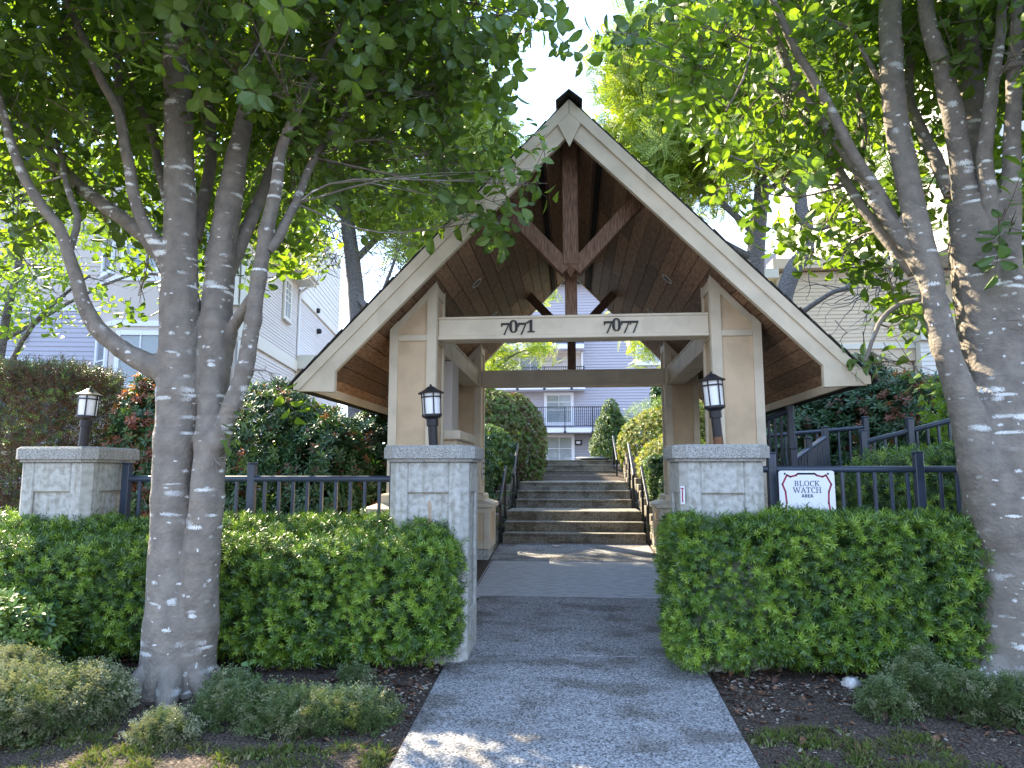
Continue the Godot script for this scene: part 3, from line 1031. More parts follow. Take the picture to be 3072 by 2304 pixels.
func hill(x: float, d: float) -> float:       # the height of the terrain
	var y := ramp(d)
	if d > 10.3:
		y = 0.5 + clampf((d - 10.3) / 5.9, 0.0, 1.0) * 1.32
	var ax := absf(x)
	if ax > 1.2 and d > 9.4:
		var s := smoothstep(1.2, 2.2, ax)
		y += s * smoothstep(9.4, 11.5, d) * (0.55 if x > 0.0 else 0.4) * (1.0 - smoothstep(15.0, 19.0, d) * 0.7)
	if ax < 1.0 and d < 10.3:
		y -= 0.03
	elif d > 2.9 and d < 7.0 and ax > 0.93:
		y += bump.get_noise_2d(x * 2.2, d * 2.2) * 0.03 + bump.get_noise_2d(x * 9.0, d * 9.0) * 0.012 - 0.012
	if d < 2.9:
		y -= 0.03
	return y


func lay_ground() -> void:
	var xs := PackedFloat32Array()
	var ds := PackedFloat32Array()
	var x := 0.0
	while x < 90.0:
		xs.append(x)
		x += 0.07 if x < 4.5 else minf(0.1 + (x - 4.5) * 0.25, 12.0)
	var d := -14.0
	while d < 130.0:
		ds.append(d)
		d += 0.07 if d > 3.0 and d < 6.2 else 0.3 if d > 2.0 and d < 20.0 else 4.0
	var mb := MB.new()
	for i in range(-xs.size() + 1, xs.size() - 1):
		var x0 := xs[absi(i)] * signi(i)
		var x1 := xs[absi(i + 1)] * signi(i + 1)
		for k in ds.size() - 1:
			var a := Vector3(x0, hill(x0, ds[k]), -ds[k])
			var b := Vector3(x1, hill(x1, ds[k]), -ds[k])
			var c := Vector3(x1, hill(x1, ds[k + 1]), -ds[k + 1])
			var e := Vector3(x0, hill(x0, ds[k + 1]), -ds[k + 1])
			var m := (b - a).cross(c - a).normalized()
			if m.y < 0.0:
				m = -m
			mb.tri(a, b, c, m)
			mb.tri(a, c, e, m)
	structure("ground", mb, M["soil"])
	var pave := MB.new()
	pave.bx(Vector3(-40, 0.02, -2.93), Vector3(40, ramp(0.0), -1.2), 0.01)
	structure("pavement", pave, M["pavement_concrete"])
	var road := MB.new()
	road.bx(Vector3(-40, -0.05, -1.18), Vector3(40, ramp(0.0) - 0.14, 12.0), 0.01)
	structure("road", road, M["asphalt"])
	# the walk: cast slabs with open joints
	var walk := Node3D.new()
	walk.name = "path"
	add_child(walk)
	walk.position = Vector3(0, ramp(6.0), -6)
	walk.set_meta("kind", "structure")
	for s in [[2.94, 5.355, -0.92, 0.90, "path_concrete"], [5.373, 7.136, -0.93, 0.92, "path_concrete"], [7.154, 8.946, -1.02, 1.02, "smooth_concrete"], [8.964, 10.32, -1.06, 1.05, "path_concrete"]]:
		slab(walk, s[0], s[1], s[2], s[3], M[s[4]])
	slab(walk, 7.0, 9.9, -2.0, -1.032, M["smooth_concrete"], -0.004)
	slab(walk, 7.0, 9.9, 1.032, 2.0, M["smooth_concrete"], -0.004)


func slab(o: Node3D, d0: float, d1: float, x0: float, x1: float, m: Material, lift := 0.0) -> void:
	var mb := MB.new()
	var a := Vector3((x0 + x1) * 0.5, ramp(d0) - 0.06 + lift, -d0)
	var b := Vector3((x0 + x1) * 0.5, SLOPE * d1 - 0.06 + lift, -d1)
	mb.bar(a, b, x1 - x0, 0.12, 0.004)
	part(o, "slab", mb, m)


# ---------------------------------------------------------------- gate

const RIDGE := 4.62                    # the soffit meets at this height
const PITCH := 1.03

func under(x: float) -> float:
	return RIDGE - PITCH * absf(x)


func strip(mb: MB, x0: float, x1: float, y0: float, y1: float, z0: float, z1: float, ch := 0.004) -> void:
	mb.bx(Vector3(minf(x0, x1), y0, z0), Vector3(maxf(x0, x1), y1, z1), ch)


func column(g: Node3D, s: float, d: float, y0: float) -> void:           # s: side, d: depth of the middle
	var xi := 1.20 * s
	var xo := 1.62 * s
	var zf := -(d - 0.21)
	var zb := -(d + 0.21)
	var core := MB.new()
	core.prism(PackedVector2Array([Vector2(xi + 0.014 * s, y0), Vector2(xo - 0.014 * s, y0), Vector2(xo - 0.014 * s, under(xo) - 0.002), Vector2(xi + 0.014 * s, under(xi) - 0.002)]), zb + 0.014, zf - 0.014)
	var col := part(g, "column", core, M["tan_panel"])
	var t := MB.new()
	for z in [[zf - 0.016, zf + 0.004], [zb - 0.004, zb + 0.016]]:
		for x in [[xi, xi + 0.085 * s], [xo - 0.075 * s, xo]]:
			var a := PackedVector2Array([Vector2(x[0], y0), Vector2(x[1], y0), Vector2(x[1], under(x[1]) - 0.004), Vector2(x[0], under(x[0]) - 0.004)])
			t.prism(a, z[0], z[1])
		var top := PackedVector2Array()
		for x in [xi + 0.0855 * s, xo - 0.0755 * s]:
			top.append(Vector2(x, under(x) - 0.012))
		for x in [xo - 0.0755 * s, xi + 0.0855 * s]:
			top.append(Vector2(x, under(x) - 0.085))
		t.prism(top, z[0], z[1])
		strip(t, xi + 0.0855 * s, xo - 0.0755 * s, 2.84, 2.895, z[0], z[1])
		strip(t, xi + 0.0855 * s, xo - 0.0755 * s, y0, y0 + 0.09, z[0], z[1])
	for x in [[xi - 0.003 * s, xi + 0.016 * s], [xo - 0.016 * s, xo + 0.003 * s]]:
		var h := minf(under(x[0]), under(x[1])) - 0.006
		for z in [[zf - 0.075, zf - 0.0165], [zb + 0.0165, zb + 0.075]]:
			strip(t, x[0], x[1], y0, h, z[0], z[1])
		strip(t, x[0], x[1], 2.84, 2.895, zb + 0.0755, zf - 0.0755)
		strip(t, x[0], x[1], h - 0.1, h - 0.02, zb + 0.0755, zf - 0.0755)
		strip(t, x[0], x[1], y0, y0 + 0.09, zb + 0.0755, zf - 0.0755)
	part(col, "trim", t, M["cream_paint"])


func plinth(g: Node3D, s: float, d: float, y0: float, y1: float) -> void:
	var c := Vector3(1.41 * s, 0, -d)
	var b := MB.new()
	b.bx(Vector3(c.x - 0.33, y0 - 0.1, c.z - 0.33), Vector3(c.x + 0.33, y0 + 0.13, c.z + 0.33), 0.01)
	part(g, "footing", b, M["pillar_concrete"])
	var k := MB.new()
	k.bx(Vector3(c.x - 0.335, y0 + 0.131, c.z - 0.335), Vector3(c.x + 0.335, y1 - 0.1, c.z + 0.335), 0.004)
	var pl := part(g, "plinth", k, M["tan_panel"])
	var t := MB.new()
	for a in 4:
		var r := Transform3D(Basis(Vector3.UP, a * PI / 2), c)
		for x in [-1.0, 1.0]:
			t.box(r * Transform3D(Basis(), Vector3(x * 0.3085, (y0 + y1) * 0.5 + 0.015, 0.342)), Vector3(0.065, y1 - y0 - 0.232, 0.018), 0.004)
		t.box(r * Transform3D(Basis(), Vector3(0, y0 + 0.18, 0.342)), Vector3(0.55, 0.09, 0.018), 0.004)
		t.box(r * Transform3D(Basis(), Vector3(0, y1 - 0.135, 0.342)), Vector3(0.55, 0.07, 0.018), 0.004)
	part(pl, "trim", t, M["cream_paint"])
	var cap := MB.new()
	cap.bx(Vector3(c.x - 0.39, y1 - 0.098, c.z - 0.39), Vector3(c.x + 0.39, y1 - 0.05, c.z + 0.39), 0.006)
	var lo := 0.385
	var hi := 0.25
	for a in 4:
		var r := Transform3D(Basis(Vector3.UP, a * PI / 2), c)
		cap.quad(r * Vector3(-lo, y1 - 0.05, lo), r * Vector3(lo, y1 - 0.05, lo), r * Vector3(hi, y1, hi), r * Vector3(-hi, y1, hi), (r.basis * Vector3(0, 1.0, 0.4)).normalized())
	cap.bx(Vector3(c.x - 0.265, y1 - 0.03, c.z - 0.265), Vector3(c.x + 0.265, y1 + 0.07, c.z + 0.265), 0.015)
	part(pl, "cap", cap, M["cream_paint"])


func beam(g: Node3D, a: Vector3, b: Vector3, deep: float, high: float) -> MeshInstance3D:     # a and b at the middle of its underside
	var up := Vector3.UP * high * 0.5
	var mb := MB.new()
	mb.bar(a + up, b + up, deep, high, 0.006)
	var o := part(g, "beam", mb, M["cream_paint"])
	var t := MB.new()
	t.bar(a + Vector3.UP * 0.018, b + Vector3.UP * 0.018, deep + 0.036, 0.034, 0.005)
	t.bar(a + Vector3.UP * (high + 0.008), b + Vector3.UP * (high + 0.008), deep + 0.02, 0.022, 0.004)
	part(o, "trim", t, M["cream_paint"])
	return o


func build_gate() -> void:
	var g := thing("entrance_gate", "open timber gate with steep gable roof, cream posts and house numbers", "gate", Vector3(0, ramp(7.8), -7.8))
	for s in [-1.0, 1.0]:
		plinth(g, s, 6.26, ramp(6.26) - 0.02, 1.42)
		column(g, s, 6.26, 1.495)
		plinth(g, s, 9.32, ramp(9.3) - 0.02, 1.33)
		column(g, s, 9.32, 1.405)
	var front := beam(g, Vector3(-1.195, 2.855, -6.20), Vector3(1.195, 2.855, -6.20), 0.17, 0.19)
	beam(g, Vector3(-1.195, 2.80, -9.24), Vector3(1.195, 2.80, -9.24), 0.15, 0.20)
	for s in [-1.0, 1.0]:
		beam(g, Vector3(1.33 * s, 2.80, -6.475), Vector3(1.33 * s, 2.80, -9.105), 0.19, 0.21)
	# house numbers, screwed to the beam
	var font := SystemFont.new()
	font.font_names = PackedStringArray(["Droid Serif"])
	font.font_weight = 700
	for w in [["7071", -0.475], ["7077", 0.435]]:
		for i in 4:
			var ch: String = w[0][i]
			var tm := TextMesh.new()
			tm.text = ch
			tm.font = font
			tm.font_size = 64
			tm.pixel_size = 0.00245
			tm.depth = 0.008
			var drop: float = -0.014 if ch == "7" else 0.012
			hang(front, "numeral", tm, M["numeral_black"], Transform3D(Basis(), Vector3(w[1] + (i - 1.5) * 0.076, 2.955 + drop, -6.107)))
	# trusses
	for t in [[5.95, 3.36, RIDGE + 0.02, 0.135, 3.42, 0.07], [6.20, 3.066, RIDGE + 0.02, 0.11, 0.0, 0.0], [9.24, 3.02, RIDGE + 0.02, 0.11, 3.46, 0.06]]:
		var z: float = -t[0]
		var w: float = t[3]
		var mb := MB.new()
		var y0: float = t[1]
		var lowest := y0 + (0.1 if t[0] < 6.0 else 0.0)
		mb.bx(Vector3(-w / 2, lowest, z - w / 2), Vector3(w / 2, t[2], z + w / 2), 0.006)
		if t[0] < 6.0:
			for k in 4:
				var r := Transform3D(Basis(Vector3.UP, k * PI / 2), Vector3(0, 0, z))
				mb.tri(r * Vector3(-w / 2, lowest + 0.002, w / 2), r * Vector3(w / 2, lowest + 0.002, w / 2), r * Vector3(0, y0, 0), (r.basis * Vector3(0, -0.6, 1)).normalized())
		part(g, "king_post", mb, M["dark_timber"])
		if t[4] > 0.0:
			for s in [-1.0, 1.0]:
				var br := MB.new()
				br.bar(Vector3(0.03 * s, t[4], z), Vector3(0.60 * s, t[4] + 0.62, z), w * 0.85, w * 0.95, 0.005)
				part(g, "brace", br, M["dark_timber"])
	# soffit boards
	var run := sqrt(1.0 + PITCH * PITCH)
	var unit := MB.new()
	unit.box(Transform3D(), Vector3(0.138, 0.018, 1.0), 0.004)
	var um := unit.mesh()
	var r := RandomNumberGenerator.new()
	r.seed = 11
	for s in [-1.0, 1.0]:
		var down := Vector3(s, -PITCH, 0) / run
		var nrm := Vector3(s * PITCH, 1.0, 0) / run
		for i in 22:
			var at := 0.075 + i * 0.1415
			var cuts := [5.64]
			var z := 5.64
			while true:
				z += r.randf_range(0.9, 2.4)
				if z > 9.8:
					break
				cuts.append(z)
			cuts.append(10.14)
			for k in cuts.size() - 1:
				var l: float = cuts[k + 1] - cuts[k] - 0.003
				var mid := Vector3(0, RIDGE, -(cuts[k] + cuts[k + 1]) * 0.5) + down * at + nrm * (0.009 + r.randf() * 0.003)
				var b := Basis(down, nrm, down.cross(nrm))
				b.z *= l
				if i == 2:
					b.x *= 0.45
				var name := "soffit_board"
				hang(g, name, um, M["cedar_%d" % r.randi_range(0, 3)] if i != 2 else M["vent_black"], Transform3D(b, mid))
		for dd in [7.005, 8.5]:
			var lx: float = 0.97 * s
			var p := Vector3(lx, under(lx), -dd)
			var basis := Basis(down, nrm, down.cross(nrm))
			var ring := MB.new()
			ring.lathe(PackedVector2Array([Vector2(0.05, 0.004), Vector2(0.05, -0.006), Vector2(0.066, -0.008), Vector2(0.07, 0.004)]), 18, Transform3D(basis, p))
			var lt := part(g, "recessed_light", ring, M["light_trim"])
			var well := MB.new()
			well.lathe(PackedVector2Array([Vector2(0.0, -0.002), Vector2(0.051, -0.002)]), 18, Transform3D(basis, p))
			part(lt, "lamp_well", well, M["light_well"])
		# deck, shingles, eave board
		var deck := MB.new()
		var m := Vector3(0, RIDGE, -7.9) + down * 1.58 + nrm * 0.065
		deck.box(Transform3D(Basis(down, nrm, down.cross(nrm)), m), Vector3(3.16, 0.085, 4.5), 0.0)
		part(g, "roof_deck", deck, M["dark_timber"])
		for i in 21:
			var c := MB.new()
			var tilt := 0.045 + r.randf() * 0.02
			var bb := Basis(down, nrm, down.cross(nrm)).rotated(down.cross(nrm), tilt * signf(-1.0))
			var q := Vector3(0, RIDGE, -7.9 + r.randf_range(-0.008, 0.008)) + down * (0.09 + i * 0.153) + nrm * 0.128
			c.box(Transform3D(bb, q), Vector3(0.21, 0.014, 4.66), 0.003)
			part(g, "shingle_course", c, M["roof_shingle"])
		var eave := MB.new()
		eave.bx(Vector3(2.155 * s - 0.014, 2.345, -10.16), Vector3(2.155 * s + 0.014, 2.46, -5.63), 0.004)
		part(g, "eave_board", eave, M["cream_paint"])
		# barge boards at both gables
		for e in [[-5.63, -5.575, true], [-10.215, -10.16, false]]:
			var bb := MB.new()
			bb.prism(PackedVector2Array([Vector2(0.002 * s, 4.485 if e[2] else 4.61), Vector2(1.95 * s, 2.505 if e[2] else 2.60), Vector2(1.95 * s, 2.335 if e[2] else 2.5), Vector2(2.27 * s, 2.345), Vector2(2.28 * s, 2.40), Vector2(0.002 * s, 4.765)]), e[0], e[1])
			var bo := part(g, "barge_board", bb, M["cream_paint"])
			var up := MB.new()
			var z1: float = e[1] + 0.022 if e[2] else e[0] - 0.001
			var z0: float = e[1] + 0.001 if e[2] else e[0] - 0.022
			up.prism(PackedVector2Array([Vector2(0.002 * s, 4.665), Vector2(2.245 * s, 2.352), Vector2(2.29 * s, 2.352), Vector2(2.29 * s, 2.41), Vector2(0.002 * s, 4.785)]), z0, z1)
			part(bo, "trim", up, M["cream_paint"])
	var orn := MB.new()
	orn.prism(PackedVector2Array([Vector2(-0.095, 4.566), Vector2(0.0, 4.663), Vector2(0.095, 4.566), Vector2(0.0, 4.37)]), -5.574, -5.552)
	part(g, "gable_ornament", orn, M["cream_paint"])
	var cap := MB.new()
	for i in 15:
		for s in [-1.0, 1.0]:
			var q := Vector3(0.052 * s, 4.782, -(5.66 + i * 0.31))
			cap.box(Transform3D(Basis(Vector3(0, 0, 1), -0.72 * s).rotated(Vector3.RIGHT, -0.03), q), Vector3(0.15, 0.014, 0.36), 0.003)
	part(g, "ridge_cap", cap, M["roof_shingle"])
	for s in [-1.0, 1.0]:                       # a raised tab of roofing near each eave
		var tab := MB.new()
		tab.box(Transform3D(Basis(Vector3(0, 0, 1), -0.6 * s), Vector3(2.07 * s, 2.70, -5.9)), Vector3(0.2, 0.05, 0.3), 0.01)
		part(g, "shingle_course", tab, M["roof_shingle"])
	# directory cabinet on the walk side, and entry phone
	var cab := MB.new()
	cab.bx(Vector3(-1.55, ramp(7.1), -7.58), Vector3(-1.10, 1.985, -6.62), 0.006)
	var co := part(g, "directory_cabinet", cab, M["cream_paint"])
	var cc := MB.new()
	cc.bx(Vector3(-1.6, 1.986, -7.64), Vector3(-1.06, 2.075, -6.56), 0.01)
	part(co, "cap", cc, M["cream_paint"])
	var up2 := MB.new()
	up2.bx(Vector3(-1.5, 2.076, -7.3), Vector3(-1.20, 2.795, -6.9), 0.006)
	part(co, "board", up2, M["panel_beige"])
	var ph := MB.new()
	ph.bx(Vector3(-1.196, 1.58, -9.32), Vector3(-1.178, 1.96, -9.18), 0.004)
	var po := part(g, "entry_phone", ph, M["plate_metal"])
	var sl := MB.new()
	for k in 4:
		sl.bx(Vector3(-1.1775, 1.64 + k * 0.07, -9.29), Vector3(-1.174, 1.67 + k * 0.07, -9.21), 0.001)
	part(po, "slot", sl, M["vent_black"])


# ---------------------------------------------------------------- pillars and lanterns

func octagon(h: float, ch: float) -> PackedVector2Array:
	return PackedVector2Array([Vector2(-h + ch, -h), Vector2(h - ch, -h), Vector2(h, -h + ch), Vector2(h, h - ch), Vector2(h - ch, h), Vector2(-h + ch, h), Vector2(-h, h - ch), Vector2(-h, -h + ch)])


func pillar(x: float, d: float, label: String) -> Node3D:
	var y0 := ramp(d) - 0.08
	var o := thing("gate_pillar", label, "pillar", Vector3(x, y0, -d), "concrete pillars along the street")
	var up := Transform3D(Basis(Vector3.RIGHT, -PI / 2), Vector3(x, 0, -d))       # polygon plane becomes the ground plane
	var top := 1.755
	var b := MB.new()
	b.prism(octagon(0.272, 0.055), y0, top, up)
	for k in 4:                                       # raised borders leave a sunk panel in each face
		var r := Transform3D(Basis(Vector3.UP, k * PI / 2), Vector3(x, 0, -d))
		for s in [-1.0, 1.0]:
			b.box(r * Transform3D(Basis(), Vector3(s * 0.2, (y0 + top) * 0.5, 0.284)), Vector3(0.095, top - y0, 0.026), 0.008)
		b.box(r * Transform3D(Basis(), Vector3(0, top - 0.115, 0.284)), Vector3(0.304, 0.228, 0.0255), 0.008)
		b.box(r * Transform3D(Basis(), Vector3(0, y0 + 0.2, 0.284)), Vector3(0.304, 0.4, 0.0255), 0.008)
		var e := r * Transform3D(Basis(Vector3.UP, PI / 4), Vector3(0.258, 0, 0.258))
		b.box(e * Transform3D(Basis(), Vector3(0, (y0 + top) * 0.5, 0.0)), Vector3(0.072, top - y0 - 0.002, 0.03), 0.008)
	part(o, "shaft", b, M["pillar_concrete"])
	var cap := MB.new()
	cap.prism(octagon(0.322, 0.075), top + 0.001, top + 0.026, up)
	cap.prism(octagon(0.345, 0.085), top + 0.025, top + 0.105, up)
	for i in 8:                                       # bevelled upper edge
		var p := octagon(0.345, 0.085)
		var q := octagon(0.325, 0.08)
		var j := (i + 1) % 8
		var m := (p[i] + p[j]).normalized()
		cap.quad(up * Vector3(p[i].x, p[i].y, top + 0.105), up * Vector3(p[j].x, p[j].y, top + 0.105), up * Vector3(q[j].x, q[j].y, top + 0.122), up * Vector3(q[i].x, q[i].y, top + 0.122), (up.basis * Vector3(m.x, m.y, 1.0)).normalized())
	cap.prism(octagon(0.325, 0.08), top + 0.10, top + 0.122, up)
	part(o, "cap", cap, M["cap_concrete"])
	return o


func lantern(at: Vector3, tilt_x: float, tilt_z: float, label: String, pole := 0.21, rust := false, tall := 0.165) -> void:
	var o := thing("post_lantern", label, "lantern", at, "lanterns on the concrete pillars")
	var l := MB.new()
	l.lathe(PackedVector2Array([Vector2(0, 0), Vector2(0.036, 0), Vector2(0.036, pole)]), 16)
	hang(o, "pole", l.mesh(), M["lamp_metal"], Transform3D(Basis(), at))
	if rust:
		var ru := MB.new()
		ru.lathe(PackedVector2Array([Vector2(0.04, 0.0), Vector2(0.0385, 0.012), Vector2(0.0372, 0.018), Vector2(0.0372, 0.062), Vector2(0.036, 0.066)]), 16)
		hang(o, "rusty_sleeve", ru.mesh(), M["rusty_metal"], Transform3D(Basis(), at))
	var c := MB.new()
	c.lathe(PackedVector2Array([Vector2(0.036, pole - 0.055), Vector2(0.046, pole - 0.052), Vector2(0.046, pole), Vector2(0.05, pole + 0.004), Vector2(0.074, pole + 0.018), Vector2(0.08, pole + 0.024), Vector2(0.08, pole + 0.04), Vector2(0.0, pole + 0.04)]), 20)
	hang(o, "socket", c.mesh(), M["lamp_metal"], Transform3D(Basis(), at))
	var y := pole + 0.041
	var gl := MB.new()
	gl.lathe(PackedVector2Array([Vector2(0.066, y), Vector2(0.071, y + tall), Vector2(0.0, y + tall)]), 24)
	hang(o, "opal_shade", gl.mesh(), M["opal_glass"], Transform3D(Basis(), at))
	var fr := MB.new()
	for k in 6:
		var a := TAU * k / 6.0 + 0.3
		var v := Vector3(cos(a), 0, sin(a))
		fr.bar(v * 0.0735 + Vector3.UP * y, v * 0.0785 + Vector3.UP * (y + tall), 0.010, 0.006, 0.001, v)
	fr.lathe(PackedVector2Array([Vector2(0.070, y + tall * 0.78), Vector2(0.081, y + tall * 0.78), Vector2(0.081, y + tall * 0.84), Vector2(0.070, y + tall * 0.84)]), 24)
	hang(o, "cage", fr.mesh(), M["lamp_metal"], Transform3D(Basis(), at))
	var cap := MB.new()
	y += tall
	cap.lathe(PackedVector2Array([Vector2(0.0, y + 0.001), Vector2(0.1, y - 0.004), Vector2(0.102, y + 0.004), Vector2(0.06, y + 0.026), Vector2(0.025, y + 0.052), Vector2(0.012, y + 0.056), Vector2(0.0, y + 0.056)]), 24)
	var co := hang(o, "cap", cap.mesh(), M["lamp_metal"], Transform3D(Basis(), at))
	var fi := MB.new()
	fi.lathe(PackedVector2Array([Vector2(0.008, y + 0.05), Vector2(0.010, y + 0.062), Vector2(0.006, y + 0.072), Vector2(0.0, y + 0.074)]), 10)
	hang(co, "finial", fi.mesh(), M["lamp_metal"], Transform3D(Basis(), at))
	o.rotation = Vector3(tilt_x, 0.2, tilt_z)


# ---------------------------------------------------------------- fences, rails, sign

func fence(called: String, label: String, a: Vector3, b: Vector3, posts: Array, high: float, low: float, gap: float, group := "", material := "navy_metal", round_rail := true, post_up := 0.12) -> Node3D:
	# a and b: the ends of the top rail's axis; posts: shares of the length; high and low: post foot and lower rail below the top rail
	var o := thing(called, label, "railing", a.lerp(b, 0.5) - Vector3.UP * high, group)
	var m: Material = M[material]
	var dir := (b - a).normalized()
	var rail := MB.new()
	if round_rail:
		rail.tube(PackedVector3Array([a, b]), PackedFloat32Array([0.026, 0.026]), 12)
	else:
		rail.bar(a, b, 0.04, 0.03, 0.004)
	part(o, "top_rail", rail, m)
	var lower := MB.new()
	lower.bar(a - Vector3.UP * low, b - Vector3.UP * low, 0.03, 0.03, 0.004)
	part(o, "lower_rail", lower, m)
	var pm := MB.new()
	pm.box(Transform3D(), Vector3(0.062, high + post_up, 0.062), 0.006)
	var ps := pm.mesh()
	for t in posts:
		var p := a.lerp(b, t)
		hang(o, "post", ps, m, Transform3D(Basis(), p + Vector3.UP * (post_up - high) * 0.5))
		var pc := MB.new()
		pc.box(Transform3D(Basis(), p + Vector3.UP * (post_up + 0.006)), Vector3(0.068, 0.012, 0.068), 0.004)
		part(o, "post_cap", pc, m)
	var bm := MB.new()
	bm.box(Transform3D(), Vector3(0.024, low, 0.024), 0.003)
	var bs := bm.mesh()
	var flat := Vector2(b.x - a.x, b.z - a.z).length()
	var n := int(flat / gap)
	for i in range(1, n + 1):
		var t := i * gap / flat
		if t > 0.995 or posts.any(func(q): return absf(q - t) * flat < 0.045):
			continue
		hang(o, "baluster", bs, m, Transform3D(Basis(), a.lerp(b, t) - Vector3.UP * low * 0.5))
	return o


func handrail(label: String, foot: Vector3, head: Vector3, high: float) -> void:       # beside a flight: two posts and a sloping rail
	var o := thing("handrail", label, "handrail", foot, "handrails of the garden stairs")
	var up := Vector3.UP * high
	var dir := (head - foot).normalized()
	for p in [foot, head]:
		var mb := MB.new()
		mb.bx(p + Vector3(-0.019, -0.12, -0.019), p + up + Vector3(0.019, -0.01, 0.019), 0.003)
		part(o, "post", mb, M["black_metal"])
	var r := MB.new()
	r.tube(PackedVector3Array([foot + up - dir * 0.12 - Vector3.UP * 0.03, foot + up - dir * 0.1, head + up + dir * 0.12]), PackedFloat32Array([0.024, 0.024, 0.024]), 10)
	part(o, "rail", r, M["black_metal"])


func lettering(o: Node3D, text: String, at: Vector3, size: float, material: Material, serif := true, weight := 400) -> void:
	var font := SystemFont.new()
	font.font_names = PackedStringArray(["Droid Serif" if serif else "Droid Sans"])
	font.font_weight = weight
	var tm := TextMesh.new()
	tm.text = text
	tm.font = font
	tm.font_size = 64
	tm.pixel_size = size
	tm.depth = 0.002
	hang(o, "lettering", tm, material, Transform3D(Basis(), at))


func build_sign() -> void:
	var c := Vector3(1.722, 1.405, -5.40)
	var o := thing("watch_sign", "white block watch sign with crimson shield outline, hung on the navy railing", "sign", c)
	var w := 0.2
	var h := 0.285
	var poly := PackedVector2Array()
	for k in [[1, 1], [-1, 1], [-1, -1], [1, -1]]:
		for i in 5:
			var a0: float = {"11": 0.0, "-11": PI / 2, "-1-1": PI, "1-1": PI * 1.5}["%d%d" % k]
			var a := a0 + PI / 2 * i / 4.0
			poly.append(Vector2(k[0] * (w - 0.02), k[1] * (h - 0.02)) + Vector2(cos(a), sin(a)) * 0.02)
	var b := MB.new()
	b.prism(poly, -0.002, 0.002)
	hang(o, "panel", b.mesh(), M["sign_white"], Transform3D(Basis(), c))
	var line := [[-0.06, 0.262], [0.06, 0.262], [0.075, 0.25], [0.115, 0.24], [0.14, 0.252], [0.175, 0.185], [0.155, 0.13], [0.150, 0.05], [0.165, -0.03], [0.185, -0.09], [0.175, -0.16], [0.1, -0.22], [0.0, -0.265]]
	var pts := PackedVector2Array()
	for p in line:
		pts.append(Vector2(p[0], p[1]))
	for i in range(line.size() - 2, -1, -1):
		pts.append(Vector2(-line[i][0], line[i][1]))
	var red := MB.new()
	stroke(red, pts, 0.0135, c + Vector3(0, 0, 0.0022))
	part(o, "shield_border", red, M["sign_red"])
	lettering(o, "BLOCK", c + Vector3(0, 0.19, 0.0032), 0.00086, M["sign_blue"])
	lettering(o, "WATCH", c + Vector3(0, 0.142, 0.0032), 0.00086, M["sign_blue"])
	lettering(o, "AREA", c + Vector3(0, 0.100, 0.0032), 0.00052, M["sign_blue"], false, 700)
	var houses := MB.new()
	for q in [[-0.115, -0.08, -0.035, 0.018], [-0.035, 0.012, 0.05, 0.03], [0.045, 0.085, 0.125, 0.02]]:
		stroke(houses, PackedVector2Array([Vector2(q[0], -0.04), Vector2(q[0], 0.01), Vector2(q[1], 0.03 + q[3]), Vector2(q[2], 0.01), Vector2(q[2], -0.04), Vector2(q[0], -0.04)]), 0.0028, c + Vector3(0, 0, 0.0022))
		stroke(houses, PackedVector2Array([Vector2(q[0] - 0.008, 0.006), Vector2(q[2] + 0.006, 0.008)]), 0.0028, c + Vector3(0, 0, 0.0024))
	stroke(houses, PackedVector2Array([Vector2(-0.13, -0.045), Vector2(-0.05, -0.05), Vector2(0.03, -0.044), Vector2(0.135, -0.05)]), 0.0028, c + Vector3(0, 0, 0.0022))
	part(o, "house_drawing", houses, M["sign_grey"])
	var win := MB.new()
	for q in [-0.085, -0.06, 0.0, 0.02, 0.075, 0.1]:
		win.bx(c + Vector3(q - 0.004, -0.02, 0.0022), c + Vector3(q + 0.004, 0.0, 0.0034))
	part(o, "house_drawing", win, M["sign_blue"])
	for s in [-1.0, 1.0]:
		var bo := MB.new()
		bo.lathe(PackedVector2Array([Vector2(0.008, 0.0), Vector2(0.007, 0.004), Vector2(0.0, 0.005)]), 10, Transform3D(Basis(Vector3.RIGHT, PI / 2), c + Vector3(0.155 * s, 0.262, 0.002)))
		part(o, "bolt", bo, M["black_metal"])


func stroke(mb: MB, pts: PackedVector2Array, width: float, at: Vector3) -> void:      # a flat painted line
	for i in pts.size() - 1:
		var a := pts[i]
		var b := pts[i + 1]
		var d := (b - a).normalized()
		var s := d.orthogonal() * width * 0.5
		var e := d * width * 0.4
		var q := []
		for p in [a - e + s, b + e + s, b + e - s, a - e - s]:
			q.append(at + Vector3(p.x, p.y, 0))
		mb.quad(q[0], q[1], q[2], q[3], Vector3(0, 0, 1))


# ---------------------------------------------------------------- stairs

const FLIGHTS := [[10.3, 0.662, 3, 0.14, 1.03], [11.95, 1.082, 3, 0.14, 0.97], [15.2, 1.502, 4, 0.112, 0.90]]

